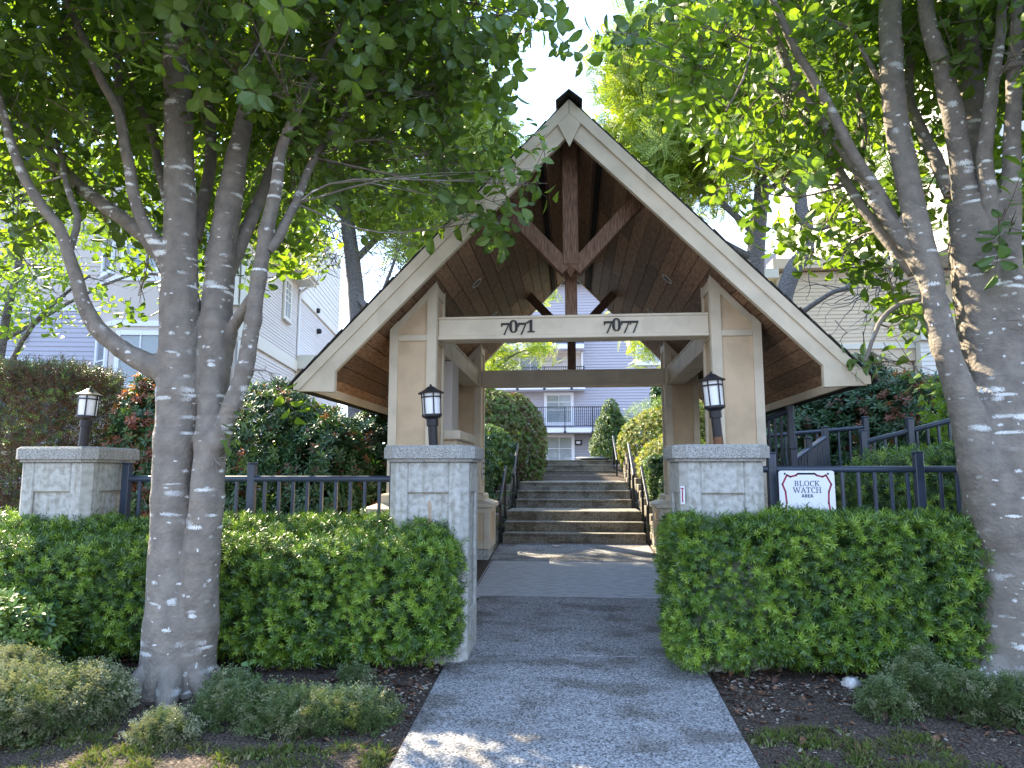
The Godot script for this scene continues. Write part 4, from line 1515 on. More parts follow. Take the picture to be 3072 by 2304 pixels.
func build_stairs() -> void:
	var o := thing("garden_stairs", "three flights of pebbly concrete steps climbing between clipped shrubs", "stairs", Vector3(0, 0.6, -10.3))
	for k in 3:
		var f: Array = FLIGHTS[k]
		for i in int(f[2]):
			var last: bool = i == int(f[2]) - 1
			var d0: float = f[0] + i * 0.32
			var d1: float = d0 + 0.335
			if last:
				d1 = FLIGHTS[k + 1][0] + 0.01 if k < 2 else 26.0
			var y: float = f[1] + f[3] * (i + 1)
			var mb := MB.new()
			var w: float = f[4]
			mb.bx(Vector3(-w, y - f[3] - 0.25, -d1), Vector3(w, y, -d0), 0.008)
			var st := part(o, "step" if not last else "landing", mb, M["step_concrete"])
			var nose := MB.new()
			nose.bx(Vector3(-w - 0.002, y - 0.028, -d0 - 0.03), Vector3(w + 0.002, y + 0.003, -d0 + 0.018), 0.006)
			part(st, "nosing", nose, M["step_concrete"])
	for k in 3:
		var f: Array = FLIGHTS[k]
		for s in [-1.0, 1.0]:
			var x: float = s * (f[4] + 0.03)
			var n: float = f[2] - 1.0
			handrail("black handrail of the %s flight of garden steps, on the %s" % [["lowest", "middle", "top"][k], ["fern side", "box hedge side"][int(s > 0.0)]], Vector3(x, f[1], -f[0] + 0.02), Vector3(x, f[1] + f[3] * (n + 1.0), -f[0] - 0.34 * n - 0.02), 0.62 if k < 2 else 0.5)
	# low block walls that hold the beds back on both sides
	for s in [-1.0, 1.0]:
		var w := thing("block_wall", "low stepped wall of rough blocks beside the stairs, %s" % ["under the ferns", "under the clipped hedge"][int(s > 0.0)], "wall", Vector3(1.2 * s, 0.6, -10.2))
		var r := RandomNumberGenerator.new()
		r.seed = 31 + int(s)
		for i in 13:
			var d := 9.75 + i * 0.46
			var y0 := 0.5 if d < 10.3 else 0.5 + clampf((d - 10.3) / 5.9, 0.0, 1.0) * 1.32
			for k in 3:
				var mb := MB.new()
				mb.box(Transform3D(Basis(Vector3.UP, r.randf_range(-0.05, 0.05)), Vector3(s * (1.17 + r.randf() * 0.02 + k * 0.015), y0 + 0.09 + k * 0.155, -d - (0.2 if k == 1 else 0.0))), Vector3(0.2, 0.15, 0.44), 0.012)
				part(w, "block", mb, M["block_stone"])


# ---------------------------------------------------------------- houses

func wedge(expo: float) -> ArrayMesh:             # one lap board of unit length along +x, its lower edge proud
	var mb := MB.new()
	mb.prism(PackedVector2Array([Vector2(0.0, 0.0), Vector2(0.026, 0.0), Vector2(0.008, expo + 0.012), Vector2(0.0, expo + 0.012)]), 0.0, 1.0, Transform3D(Basis(Vector3(0, 0, 1), Vector3.UP, Vector3(1, 0, 0)), Vector3.ZERO))
	return mb.mesh()


func siding(h: Node3D, x: Transform3D, length: float, high: float, expo: float, m: Material, joined := false, called := "wall") -> MeshInstance3D:
	# x: the lower corner; +x along the wall, +z outwards
	var mb := MB.new()
	mb.box(Transform3D(Basis(), Vector3(length * 0.5, high * 0.5, -0.1)), Vector3(length, high, 0.2), 0.0)
	var o := hang(h, called, mb.mesh(), m, x)
	var n := int(high / expo)
	if joined:
		var all := MB.new()
		for i in n:
			all.prism(PackedVector2Array([Vector2(0.0, i * expo), Vector2(0.055, i * expo), Vector2(0.01, (i + 1) * expo + 0.012), Vector2(0.0, (i + 1) * expo + 0.012)]), 0.0, length, Transform3D(Basis(Vector3(0, 0, 1), Vector3.UP, Vector3(1, 0, 0)), Vector3(0, 0, 0.001)))
		var so := hang(o, "siding", all.mesh(), m, x)
		so.set_meta("kind", "stuff")
		return o
	var bm := wedge(expo)
	for i in n:
		hang(o, "siding_board", bm, m, x * Transform3D(Basis().scaled(Vector3(length, 1, 1)), Vector3(0, i * expo, 0.001 + 0.0015 * (i % 3))))
	return o


func window(h: Node3D, x: Transform3D, w: float, high: float, cols: int, rows: Array, trim: Material, back: Material, border := 0.1) -> void:
	# x: the middle of the window on the wall's face, +z outwards; rows: shares of the height from below where bars lie
	var f := MB.new()
	var z := 0.05
	for s in [-1.0, 1.0]:
		f.box(Transform3D(Basis(), Vector3(s * (w + border) * 0.5, 0, z)), Vector3(border, high + border * 2.0, 0.07), 0.006)
		f.box(Transform3D(Basis(), Vector3(0, s * (high + border) * 0.5, z)), Vector3(w - 0.002, border, 0.068), 0.006)
	f.box(Transform3D(Basis(), Vector3(0, -high * 0.5 - border - 0.015, z + 0.015)), Vector3(w + border * 2.4, 0.04, 0.12), 0.006)
	var o := hang(h, "window", f.mesh(), trim, x)
	var bk := MB.new()
	bk.box(Transform3D(Basis(), Vector3(0, 0, 0.032)), Vector3(w, high, 0.006))
	hang(o, "blind", bk.mesh(), back, x)
	var edges := [0.0] + rows + [1.0]
	for c in cols:
		for r in edges.size() - 1:
			var y0: float = (edges[r] - 0.5) * high
			var y1: float = (edges[r + 1] - 0.5) * high
			var p := MB.new()
			p.quad(Vector3((float(c) / cols - 0.5) * w + 0.012, y0 + 0.012, 0.062), Vector3((float(c + 1) / cols - 0.5) * w - 0.012, y0 + 0.012, 0.062), Vector3((float(c + 1) / cols - 0.5) * w - 0.012, y1 - 0.012, 0.062), Vector3((float(c) / cols - 0.5) * w + 0.012, y1 - 0.012, 0.062), Vector3(0, 0, 1))
			hang(o, "pane", p.mesh(), M["window_glass"], x)
	for c in range(1, cols):
		var b := MB.new()
		b.box(Transform3D(Basis(), Vector3((float(c) / cols - 0.5) * w, 0, 0.062)), Vector3(0.035, high - 0.002, 0.03), 0.004)
		hang(o, "glazing_bar", b.mesh(), trim, x)
	for r in rows:
		var b := MB.new()
		b.box(Transform3D(Basis(), Vector3(0, (r - 0.5) * high, 0.064)), Vector3(w - 0.002, 0.04, 0.026), 0.004)
		hang(o, "glazing_bar", b.mesh(), trim, x)


func block(h: Node3D, called: String, x: Transform3D, a: Vector3, b: Vector3, m: Material, ch := 0.008) -> MeshInstance3D:     # a box in the frame x
	var mb := MB.new()
	mb.box(Transform3D(Basis(), (a + b) * 0.5), (b - a).abs(), ch)
	return hang(h, called, mb.mesh(), m, x)


func build_lavender_house() -> void:
	var h := thing("bay_window_house", "lavender sided house with a bay window and downpipes behind the garden hedge", "house", Vector3(-8.85, 1.2, -18))
	var turn := Basis(Vector3.UP, deg_to_rad(8.7))
	var f := Transform3D(turn, Vector3(-8.85, 0, -18))            # local: +x along the street front, +z to the street; origin at the near corner
	var side := f * Transform3D(Basis(Vector3.UP, PI / 2), Vector3(0, 0, 0))      # the flank that looks to the walk: +x runs towards the street
	# flank, near part under the eave, then the taller part behind
	siding(h, side * Transform3D(Basis(), Vector3(0, 5.55, 0)), 5.75, 2.75, 0.098, M["pale_siding"])
	siding(h, side * Transform3D(Basis(), Vector3(0, 1.0, -0.02)), 5.75, 4.2, 0.098, M["pale_siding"])
	block(h, "band", side, Vector3(-0.04, 5.2, -0.05), Vector3(5.78, 5.56, 0.06), M["house_trim"])
	siding(h, side * Transform3D(Basis(), Vector3(5.8, 1.0, -0.01)), 8.2, 6.9, 0.105, M["pale_siding"])
	block(h, "band", side, Vector3(5.8, 7.9, -0.05), Vector3(14.0, 8.2, 0.07), M["house_trim"])
	siding(h, side * Transform3D(Basis(), Vector3(5.1, 8.2, -0.06)), 8.9, 3.6, 0.21, M["ivory_siding"])
	block(h, "corner_board", side, Vector3(4.94, 8.2, -0.3), Vector3(5.08, 11.8, -0.02), M["white_trim"])
	siding(h, f * Transform3D(Basis(), Vector3(-5.0, 8.2, -4.95)), 4.9, 3.6, 0.13, M["lavender_siding"])
	window(h, side * Transform3D(Basis(), Vector3(4.05, 7.35, 0.02)), 0.66, 1.15, 2, [0.45, 0.62, 0.8], M["house_trim"], M["curtain"], 0.13)
	# eave, gutter and downpipe
	block(h, "soffit", side, Vector3(-0.5, 8.28, -0.2), Vector3(5.9, 8.36, 0.62), M["house_trim"])
	block(h, "gutter", side, Vector3(-0.55, 8.37, 0.52), Vector3(5.95, 8.52, 0.72), M["house_trim"], 0.03)
	var roof := MB.new()
	roof.prism(PackedVector2Array([Vector2(0.66, 8.5), Vector2(0.66, 8.58), Vector2(-4.9, 10.6), Vector2(-4.9, 10.4)]), -0.55, 5.9, side * Transform3D(Basis(Vector3(0, 0, 1), Vector3.UP, Vector3(1, 0, 0)), Vector3.ZERO))
	hang(h, "roof", roof.mesh(), M["dark_roof"])
	var pipe := MB.new()
	pipe.tube(PackedVector3Array([side * Vector3(5.6, 8.4, 0.62), side * Vector3(5.62, 8.3, 0.5), side * Vector3(5.7, 8.05, 0.1), side * Vector3(5.7, 7.9, 0.07), side * Vector3(5.7, 5.75, 0.07)]), PackedFloat32Array([0.05, 0.05, 0.05, 0.05, 0.05]), 8)
	hang(h, "downpipe", pipe.mesh(), M["white_trim"])
	block(h, "parapet", side, Vector3(5.75, 5.3, 0.0), Vector3(8.6, 5.8, 1.2), M["house_trim"])
	for q in [[8.6, 8.05], [9.0, 7.3]]:
		var v := MB.new()
		v.lathe(PackedVector2Array([Vector2(0.11, 0.0), Vector2(0.11, 0.1), Vector2(0.08, 0.16), Vector2(0.0, 0.16)]), 12, side * Transform3D(Basis(Vector3.RIGHT, PI / 2), Vector3(q[0], q[1], 0.03)))
		hang(h, "vent_hood", v.mesh(), M["black_metal"])
	# street front
	siding(h, f * Transform3D(Basis(), Vector3(-14.5, 1.0, 0.0)), 10.7, 5.0, 0.125, M["lavender_siding"])
	siding(h, f * Transform3D(Basis(), Vector3(-14.5, 6.0, 0.0)), 11.2, 3.6, 0.24, M["panel_beige"])
	block(h, "band", f, Vector3(-14.5, 5.96, 0.0), Vector3(-3.8, 6.08, 0.05), M["white_trim"])
	block(h, "wall", f, Vector3(-3.8, 1.0, -0.2), Vector3(-0.02, 8.3, 0.0), M["panel_beige"])
	block(h, "corner_board", f, Vector3(-0.14, 1.0, -0.1), Vector3(0.03, 8.3, 0.07), M["house_trim"])
	window(h, f * Transform3D(Basis(), Vector3(-0.78, 7.1, 0.0)), 0.9, 1.5, 2, [0.5], M["house_trim"], M["dark_room"], 0.14)
	window(h, f * Transform3D(Basis(), Vector3(-0.9, 4.6, 0.0)), 0.9, 1.5, 2, [0.5], M["house_trim"], M["curtain"], 0.14)
	# bay with slanted cheeks
	var c := -2.35
	var bw := 0.75
	var deep := 0.75
	var bay := MB.new()
	bay.prism(PackedVector2Array([Vector2(c - bw - deep, 0.0), Vector2(c - bw, -deep), Vector2(c + bw, -deep), Vector2(c + bw + deep, 0.0)]), 1.0, 9.4, f * Transform3D(Basis(Vector3.RIGHT, -PI / 2) * Basis(Vector3(1, 0, 0), Vector3(0, 1, 0), Vector3(0, 0, 1)), Vector3.ZERO))
	hang(h, "bay", bay.mesh(), M["panel_beige"])
	var cheek := f * Transform3D(Basis(Vector3.UP, -PI / 4), Vector3(c - bw - deep * 0.5, 0, deep * 0.5))
	var front := f * Transform3D(Basis(), Vector3(c, 0, deep))
	var cheek2 := f * Transform3D(Basis(Vector3.UP, PI / 4), Vector3(c + bw + deep * 0.5, 0, deep * 0.5))
	for y in [4.55, 7.6]:
		window(h, cheek * Transform3D(Basis(), Vector3(0, y, 0.0)), 0.55, 1.25, 1, [0.5], M["white_trim"], M["dark_room"], 0.12)
		window(h, front * Transform3D(Basis(), Vector3(0, y, 0.0)), 1.0, 1.25, 2, [0.5], M["white_trim"], M["curtain"], 0.12)
		window(h, cheek2 * Transform3D(Basis(), Vector3(0, y, 0.0)), 0.55, 1.25, 1, [0.5], M["white_trim"], M["curtain"], 0.12)
	for q in [cheek, front, cheek2]:
		var hw := 0.75 if q == front else 0.53
		for y in [5.42, 6.62, 8.5]:
			block(h, "band", q, Vector3(-hw, y, -0.02), Vector3(hw, y + 0.14, 0.05), M["white_trim"])
	# dryer vent and low pipe on the lavender wall
	block(h, "vent_plate", f, Vector3(-6.0, 5.1, 0.02), Vector3(-5.6, 5.55, 0.06), M["lavender_siding"])
	var v := MB.new()
	v.lathe(PackedVector2Array([Vector2(0.13, 0.0), Vector2(0.13, 0.14), Vector2(0.1, 0.16), Vector2(0.0, 0.16)]), 14, f * Transform3D(Basis(Vector3.RIGHT, PI / 2), Vector3(-5.8, 5.32, 0.06)))
	hang(h, "vent_hood", v.mesh(), M["duct_grey"])
	var p2 := MB.new()
	p2.tube(PackedVector3Array([f * Vector3(-9.5, 5.0, 0.1), f * Vector3(-5.1, 4.55, 0.1), f * Vector3(-4.95, 4.4, 0.1), f * Vector3(-4.93, 2.0, 0.1)]), PackedFloat32Array([0.06, 0.06, 0.06, 0.06]), 8)
	hang(h, "downpipe", p2.mesh(), M["white_trim"])
	block(h, "wall", f, Vector3(-14.5, 0.8, -13.8), Vector3(-0.25, 8.1, -0.25), M["panel_beige"])
	block(h, "wall", f, Vector3(-14.5, 8.1, -13.8), Vector3(-0.25, 11.7, -5.2), M["panel_beige"])
	var r2 := MB.new()
	r2.prism(PackedVector2Array([Vector2(-14.9, 9.6), Vector2(-3.0, 9.6), Vector2(-9.0, 11.2)]), -5.0, 0.5, f)
	hang(h, "roof", r2.mesh(), M["dark_roof"])


func build_far_house() -> void:
	var h := thing("balcony_house", "grey sided apartment house with black balcony rails at the top of the stairs", "house", Vector3(0, 2, -46))
	var f := Transform3D(Basis(), Vector3(0, 0, -46))
	siding(h, f * Transform3D(Basis(), Vector3(-8, 1.7, 0)), 28, 12.6, 0.19, M["lavender_siding"], true)
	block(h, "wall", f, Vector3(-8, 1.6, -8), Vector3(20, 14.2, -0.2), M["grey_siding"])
	var roof := MB.new()
	roof.prism(PackedVector2Array([Vector2(0.8, 14.2), Vector2(0.8, 14.4), Vector2(-5, 17.5), Vector2(-10, 14.4), Vector2(-10, 14.2)]), -20.5, 8.5, f * Transform3D(Basis(Vector3(0, 0, 1), Vector3.UP, Vector3(-1, 0, 0)), Vector3.ZERO))
	hang(h, "roof", roof.mesh(), M["dark_roof"])
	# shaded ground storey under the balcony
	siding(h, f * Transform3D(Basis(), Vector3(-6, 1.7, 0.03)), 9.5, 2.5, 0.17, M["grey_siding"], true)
	window(h, f * Transform3D(Basis(), Vector3(-0.88, 3.1, 0.05)), 1.6, 1.65, 2, [0.56], M["white_trim"], M["curtain"], 0.2)
	window(h, f * Transform3D(Basis(), Vector3(-0.88, 5.8, 0.02)), 1.55, 1.75, 2, [0.45, 0.75], M["white_trim"], M["curtain"], 0.2)
	window(h, f * Transform3D(Basis(), Vector3(5.2, 9.7, 0.02)), 1.7, 1.7, 2, [0.5], M["white_trim"], M["curtain"], 0.2)
	window(h, f * Transform3D(Basis(), Vector3(-6.2, 9.3, 0.02)), 1.5, 1.6, 2, [0.5], M["white_trim"], M["curtain"], 0.2)
	# balconies
	balcony(h, Vector3(-5.2, 4.3, -46), 7.2, 1.5, 1.22)
	balcony(h, Vector3(-6.5, 7.1, -46), 7.35, 1.2, 1.05)
	balcony(h, Vector3(-6.5, 9.75, -46), 7.3, 1.2, 1.05)
	# recessed loggia on the upper storey
	block(h, "loggia", f, Vector3(-3.4, 7.45, 0.03), Vector3(0.62, 9.5, 0.05), M["panel_beige"])
	block(h, "loggia", f, Vector3(-3.4, 9.5, 0.03), Vector3(0.7, 9.62, 0.2), M["white_trim"])
	block(h, "loggia", f, Vector3(0.62, 7.4, 0.03), Vector3(0.74, 9.6, 0.2), M["white_trim"])
	window(h, f * Transform3D(Basis(), Vector3(-2.75, 8.6, 0.06)), 1.3, 1.9, 2, [], M["house_trim"], M["dark_room"], 0.15)
	var l := MB.new()
	l.bx(Vector3(-0.95, 8.85, -45.94), Vector3(-0.72, 9.2, -45.8), 0.03)
	hang(h, "wall_lamp", l.mesh(), M["duct_grey"])
	var l2 := MB.new()
	l2.bx(Vector3(0.15, 3.42, -45.94), Vector3(0.6, 3.75, -45.8), 0.03)
	hang(h, "meter_box", l2.mesh(), M["black_metal"])
	block(h, "meter_label", f, Vector3(0.24, 3.5, 0.205), Vector3(0.5, 3.66, 0.215), M["white_trim"])


func balcony(h: Node3D, at: Vector3, length: float, deep: float, high: float) -> void:
	var sl := MB.new()
	sl.bx(at + Vector3(0, -0.15, 0.05), at + Vector3(length, 0.16, deep), 0.02)
	var o := hang(h, "balcony", sl.mesh(), M["white_trim"])
	var r := MB.new()
	var a := at + Vector3(0.04, 0.24, deep + 0.03)
	for y in [0.0, high]:
		r.bx(a + Vector3(0, y, -0.02), a + Vector3(length - 0.08, y + 0.05, 0.02), 0.006)
		r.bx(a + Vector3(length - 0.12, y, -deep), a + Vector3(length - 0.07, y + 0.05, -0.021), 0.006)
	hang(o, "balcony_rail", r.mesh(), M["black_metal"])
	var u := MB.new()
	u.box(Transform3D(), Vector3(0.035, high, 0.035))
	var um := u.mesh()
	var n := int(length / 0.125)
	for i in n:
		var x := i * 0.125 + 0.06
		if i % 14 == 9:
			var p := MB.new()
			p.bx(a + Vector3(x - 0.035, -0.42, -0.035), a + Vector3(x + 0.035, high + 0.02, 0.035), 0.006)
			p.bx(a + Vector3(x - 0.08, -0.42, -0.06), a + Vector3(x + 0.08, -0.3, 0.06), 0.02)
			hang(o, "post", p.mesh(), M["black_metal"])
		else:
			hang(o, "baluster", um, M["black_metal"], Transform3D(Basis(), a + Vector3(x, high * 0.5, 0)))
	for i in int(deep / 0.125):
		hang(o, "baluster", um, M["black_metal"], Transform3D(Basis(), a + Vector3(length - 0.095, high * 0.5, -i * 0.125)))


func build_sand_house() -> void:
	var h := thing("sand_house", "sand sided house with a sunlit pale flank above the ramp garden", "house", Vector3(7, 2, -18))
	var f := Transform3D(Basis(), Vector3(0, 0, -18))
	siding(h, f * Transform3D(Basis(), Vector3(5.25, 4.85, 0)), 3.2, 1.9, 0.098, M["sand_siding"])
	block(h, "cornice", f, Vector3(5.1, 6.78, -0.3), Vector3(8.6, 7.05, 0.28), M["sand_siding"])
	block(h, "band", f, Vector3(5.2, 4.42, -0.1), Vector3(8.5, 4.84, 0.07), M["sand_siding"])
	block(h, "band", f, Vector3(5.2, 4.72, -0.1), Vector3(8.5, 4.86, 0.12), M["house_trim"])
	siding(h, f * Transform3D(Basis(), Vector3(5.25, 1.5, -0.03)), 3.2, 2.9, 0.098, M["sand_siding"])
	block(h, "wall", f, Vector3(5.45, 1.4, -7), Vector3(12, 6.8, -0.24), M["sand_siding"])
	siding(h, f * Transform3D(Basis(Vector3.UP, -PI / 2), Vector3(5.25, 1.5, -6.9)), 6.8, 5.3, 0.098, M["ivory_siding"])
	block(h, "eave", f, Vector3(4.75, 6.55, -7.2), Vector3(5.24, 6.8, 0.28), M["house_trim"])
	# a wing to the right, nearer, and a tall pale flank turned to the sun
	siding(h, f * Transform3D(Basis(), Vector3(8.48, 1.5, 0.35)), 6.0, 3.4, 0.11, M["ivory_siding"])
	block(h, "wall", f, Vector3(8.5, 1.4, -6), Vector3(14.5, 4.9, 0.14), M["ivory_siding"])
	block(h, "band", f, Vector3(8.45, 4.86, 0.1), Vector3(14.5, 5.2, 0.5), M["house_trim"])
	var flank := f * Transform3D(Basis(Vector3.UP, deg_to_rad(-78)), Vector3(7.2, 0, -6.5))
	siding(h, flank * Transform3D(Basis(), Vector3(0, 6.9, 0)), 8.5, 5.6, 0.14, M["ivory_siding"])
	block(h, "wall", flank, Vector3(0, 6.85, -3.5), Vector3(8.5, 12.5, -0.22), M["ivory_siding"])


func build_low_house() -> void:
	var h := thing("low_roof_house", "small house with a dark tiled roof behind the browned cedar", "house", Vector3(-11, 0.8, -12))
	block(h, "wall", Transform3D(), Vector3(-14, 0.6, -14), Vector3(-9.9, 2.0, -12), M["lavender_siding"])
	var fa := MB.new()
	fa.bx(Vector3(-14.2, 1.98, -12.0), Vector3(-9.6, 2.16, -11.6), 0.02)
	hang(h, "gutter", fa.mesh(), M["white_trim"])
	var r := MB.new()
	r.prism(PackedVector2Array([Vector2(0.5, 2.1), Vector2(0.5, 2.2), Vector2(-2.0, 3.7), Vector2(-2.0, 3.5)]), -9.6, -14.4, Transform3D(Basis(Vector3(0, 0, 1), Vector3.UP, Vector3(-1, 0, 0)), Vector3(-23.9, 0, -12)))
	hang(h, "roof", r.mesh(), M["dark_roof"])


# ---------------------------------------------------------------- planting

func shrub(called: String, label: String, bodies: Array, tones: Array, per_m2: float, size: float, sd: int, boxy := 0.0, deep := 0.12, up := 0.35, category := "shrub", group := "") -> Node3D:
	var low := 1e9
	var mid := Vector3.ZERO
	for b in bodies:
		low = minf(low, b[0].y - b[1].y)
		mid += b[0] / bodies.size()
	var o := thing(called, label, category, Vector3(mid.x, low, mid.z), group)
	clothe(o, bodies, tones, per_m2, size, sd, boxy, deep, up)
	return o


func stems_to(o: Node3D, spots: Array, top: float, rad := 0.02) -> void:          # bare stems below a crown of foliage
	var mb := MB.new()
	var r := RandomNumberGenerator.new()
	r.seed = 9
	for s in spots:
		var y := hill(s[0], s[1])
		mb.tube(PackedVector3Array([Vector3(s[0], y - 0.03, -s[1]), Vector3(s[0] + r.randfn() * 0.04, (y + top) * 0.5, -s[1] + r.randfn() * 0.03), Vector3(s[0] + r.randfn() * 0.08, top, -s[1])]), PackedFloat32Array([rad, rad * 0.9, rad * 0.7]), 6)
	part(o, "stem", mb, M["twig_brown"])


func V(x: float, y: float, d: float) -> Vector3:
	return Vector3(x, y, -d)


func plant_front() -> void:
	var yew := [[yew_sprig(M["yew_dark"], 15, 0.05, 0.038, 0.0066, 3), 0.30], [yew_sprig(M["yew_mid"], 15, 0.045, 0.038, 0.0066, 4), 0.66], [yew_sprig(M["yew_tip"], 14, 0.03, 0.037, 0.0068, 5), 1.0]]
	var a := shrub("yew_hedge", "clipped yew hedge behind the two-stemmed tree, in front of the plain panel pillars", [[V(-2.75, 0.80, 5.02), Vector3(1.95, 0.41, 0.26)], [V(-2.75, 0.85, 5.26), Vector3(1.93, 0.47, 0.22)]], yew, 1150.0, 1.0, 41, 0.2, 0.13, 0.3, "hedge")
	stems_to(a, [[-4.3, 5.15], [-3.7, 5.1], [-3.1, 5.2], [-2.2, 5.1], [-1.6, 5.15], [-1.1, 5.1]], 0.7)
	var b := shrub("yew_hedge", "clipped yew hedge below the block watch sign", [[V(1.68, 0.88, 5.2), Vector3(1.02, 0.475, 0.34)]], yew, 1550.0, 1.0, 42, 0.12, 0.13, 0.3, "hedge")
	stems_to(b, [[0.9, 5.2], [1.4, 5.15], [1.9, 5.2], [2.4, 5.2]], 0.7)
	# rhododendron
	var rl := whorl(M["rhodo_leaf"], 9, 0.065, 0.022, 0.1, 6)
	var ro := shrub("rhododendron", "rounded light green rhododendron in front of the yew hedge", [[V(-3.85, 0.53, 4.5), Vector3(0.46, 0.32, 0.34)], [V(-4.25, 0.53, 4.45), Vector3(0.4, 0.34, 0.36)]], [[rl, 0.75], [whorl(M["shrub_green"], 9, 0.065, 0.022, 0.1, 7), 1.0]], 620.0, 1.0, 43, 0.0, 0.08, 0.5)
	stems_to(ro, [[-3.9, 4.55], [-4.1, 4.5]], 0.5)
	var one := MB.new()
	leaf_into(one, Transform3D(), 0.07, 0.025, 0.15, 0.3)
	var om := one.mesh()
	var r := RandomNumberGenerator.new()
	r.seed = 19
	for i in 33:                          # the rosettes that face the street, leaf by leaf
		var az := r.randf_range(-0.9, 1.3)
		var e := r.randf_range(-0.3, 1.2)
		var m := Vector3(sin(az) * cos(e), sin(e), cos(az) * cos(e))
		var body: Array = [V(-3.85, 0.53, 4.5), Vector3(0.49, 0.35, 0.37)] if i % 3 else [V(-4.25, 0.53, 4.45), Vector3(0.43, 0.37, 0.39)]
		var at: Vector3 = body[0] + m * body[1]
		var x := turned((m + Vector3.UP * 0.4).normalized(), r.randf() * TAU, 1.0, at)
		for k in 9:
			var ang := k * 2.4
			var o := Vector3(cos(ang), 0.1 + 0.08 * k, sin(ang)).normalized()
			var s := o.cross(Vector3.UP).normalized()
			var lb := Basis(s, o, s.cross(o))
			if lb.z.y < 0.0:
				lb = lb.rotated(o, PI)
			hang(ro, "leaf", om, M["rhodo_leaf"], x * Transform3D(lb, Vector3(0, 0.004 * k, 0)))
	# heathers
	var he := [[heather_tuft(M["heather_green"], 1), 0.62], [heather_tuft(M["heather_green"], 2), 0.85], [heather_tuft(M["heather_pale"], 3), 1.0]]
	var hp := [[heather_tuft(M["heather_green"], 4), 0.3], [heather_tuft(M["heather_pale"], 5), 1.0]]
	shrub("heather", "pale tipped heather mound below the rhododendron", [[V(-3.15, 0.34, 3.85), Vector3(0.42, 0.19, 0.3)], [V(-2.85, 0.33, 4.02), Vector3(0.24, 0.2, 0.2)], [V(-3.45, 0.38, 4.1), Vector3(0.32, 0.2, 0.25)]], hp, 1100.0, 1.15, 44, 0.0, 0.07, 0.9)
	shrub("heather", "small tuft of heather at the foot of the two-stemmed tree", [[V(-2.2, 0.28, 3.78), Vector3(0.15, 0.085, 0.1)]], hp, 1700.0, 0.95, 45, 0.0, 0.05, 0.9)
	shrub("heather", "low spreading green heather between the two-stemmed tree and the path", [[V(-1.9, 0.30, 4.1), Vector3(0.25, 0.13, 0.2)], [V(-1.58, 0.29, 4.05), Vector3(0.3, 0.12, 0.23)], [V(-1.25, 0.28, 4.08), Vector3(0.22, 0.11, 0.2)], [V(-2.06, 0.33, 4.28), Vector3(0.14, 0.12, 0.1)]], he, 1150.0, 1.1, 46, 0.0, 0.07, 0.9)
	shrub("heather", "tiny heather sprout at the path edge near the yew hedge", [[V(-1.42, 0.34, 4.62), Vector3(0.1, 0.08, 0.08)]], he, 1600.0, 0.9, 47, 0.0, 0.04, 0.9)
	shrub("heather", "loose green heather at the foot of the leaning many-limbed tree", [[V(1.98, 0.36, 4.55), Vector3(0.15, 0.15, 0.14)], [V(2.2, 0.36, 4.45), Vector3(0.16, 0.15, 0.15)], [V(2.42, 0.35, 4.38), Vector3(0.18, 0.15, 0.17)], [V(1.78, 0.33, 4.4), Vector3(0.12, 0.12, 0.12)], [V(2.62, 0.34, 4.25), Vector3(0.18, 0.14, 0.18)], [V(2.12, 0.42, 4.7), Vector3(0.1, 0.14, 0.1)]], he, 1150.0, 1.05, 48, 0.0, 0.06, 0.9)
	# a tall weed by the tree
	var wd := thing("weed", "single bent weed stem with lobed leaves beside the two-stemmed tree", "weed", V(-2.02, hill(-2.02, 4.5), 4.5))
	var st := MB.new()
	st.tube(PackedVector3Array([V(-2.02, 0.26, 4.45), V(-2.03, 0.42, 4.45), V(-2.06, 0.55, 4.42), V(-2.0, 0.52, 4.42)]), PackedFloat32Array([0.003, 0.003, 0.002, 0.001]), 4)
	part(wd, "stem", st, M["fern_green"])
	for q in [[-2.03, 0.40, 4.44, 0.3, 1.0], [-2.0, 0.36, 4.43, 2.4, 1.2], [-2.05, 0.47, 4.43, -2.0, 0.8], [-1.98, 0.5, 4.42, 1.2, 0.8]]:
		var lf := MB.new()
		for k in 3:
			leaf_into(lf, turned(Vector3(cos(q[3] + k * 0.6 - 0.6), 0.25, sin(q[3] + k * 0.6 - 0.6) * 0.6 + 0.3), 0.4, q[4], V(q[0], q[1], q[2])), 0.07, 0.035, 0.2, 0.2)
		part(wd, "leaf", lf, M["fern_green"])


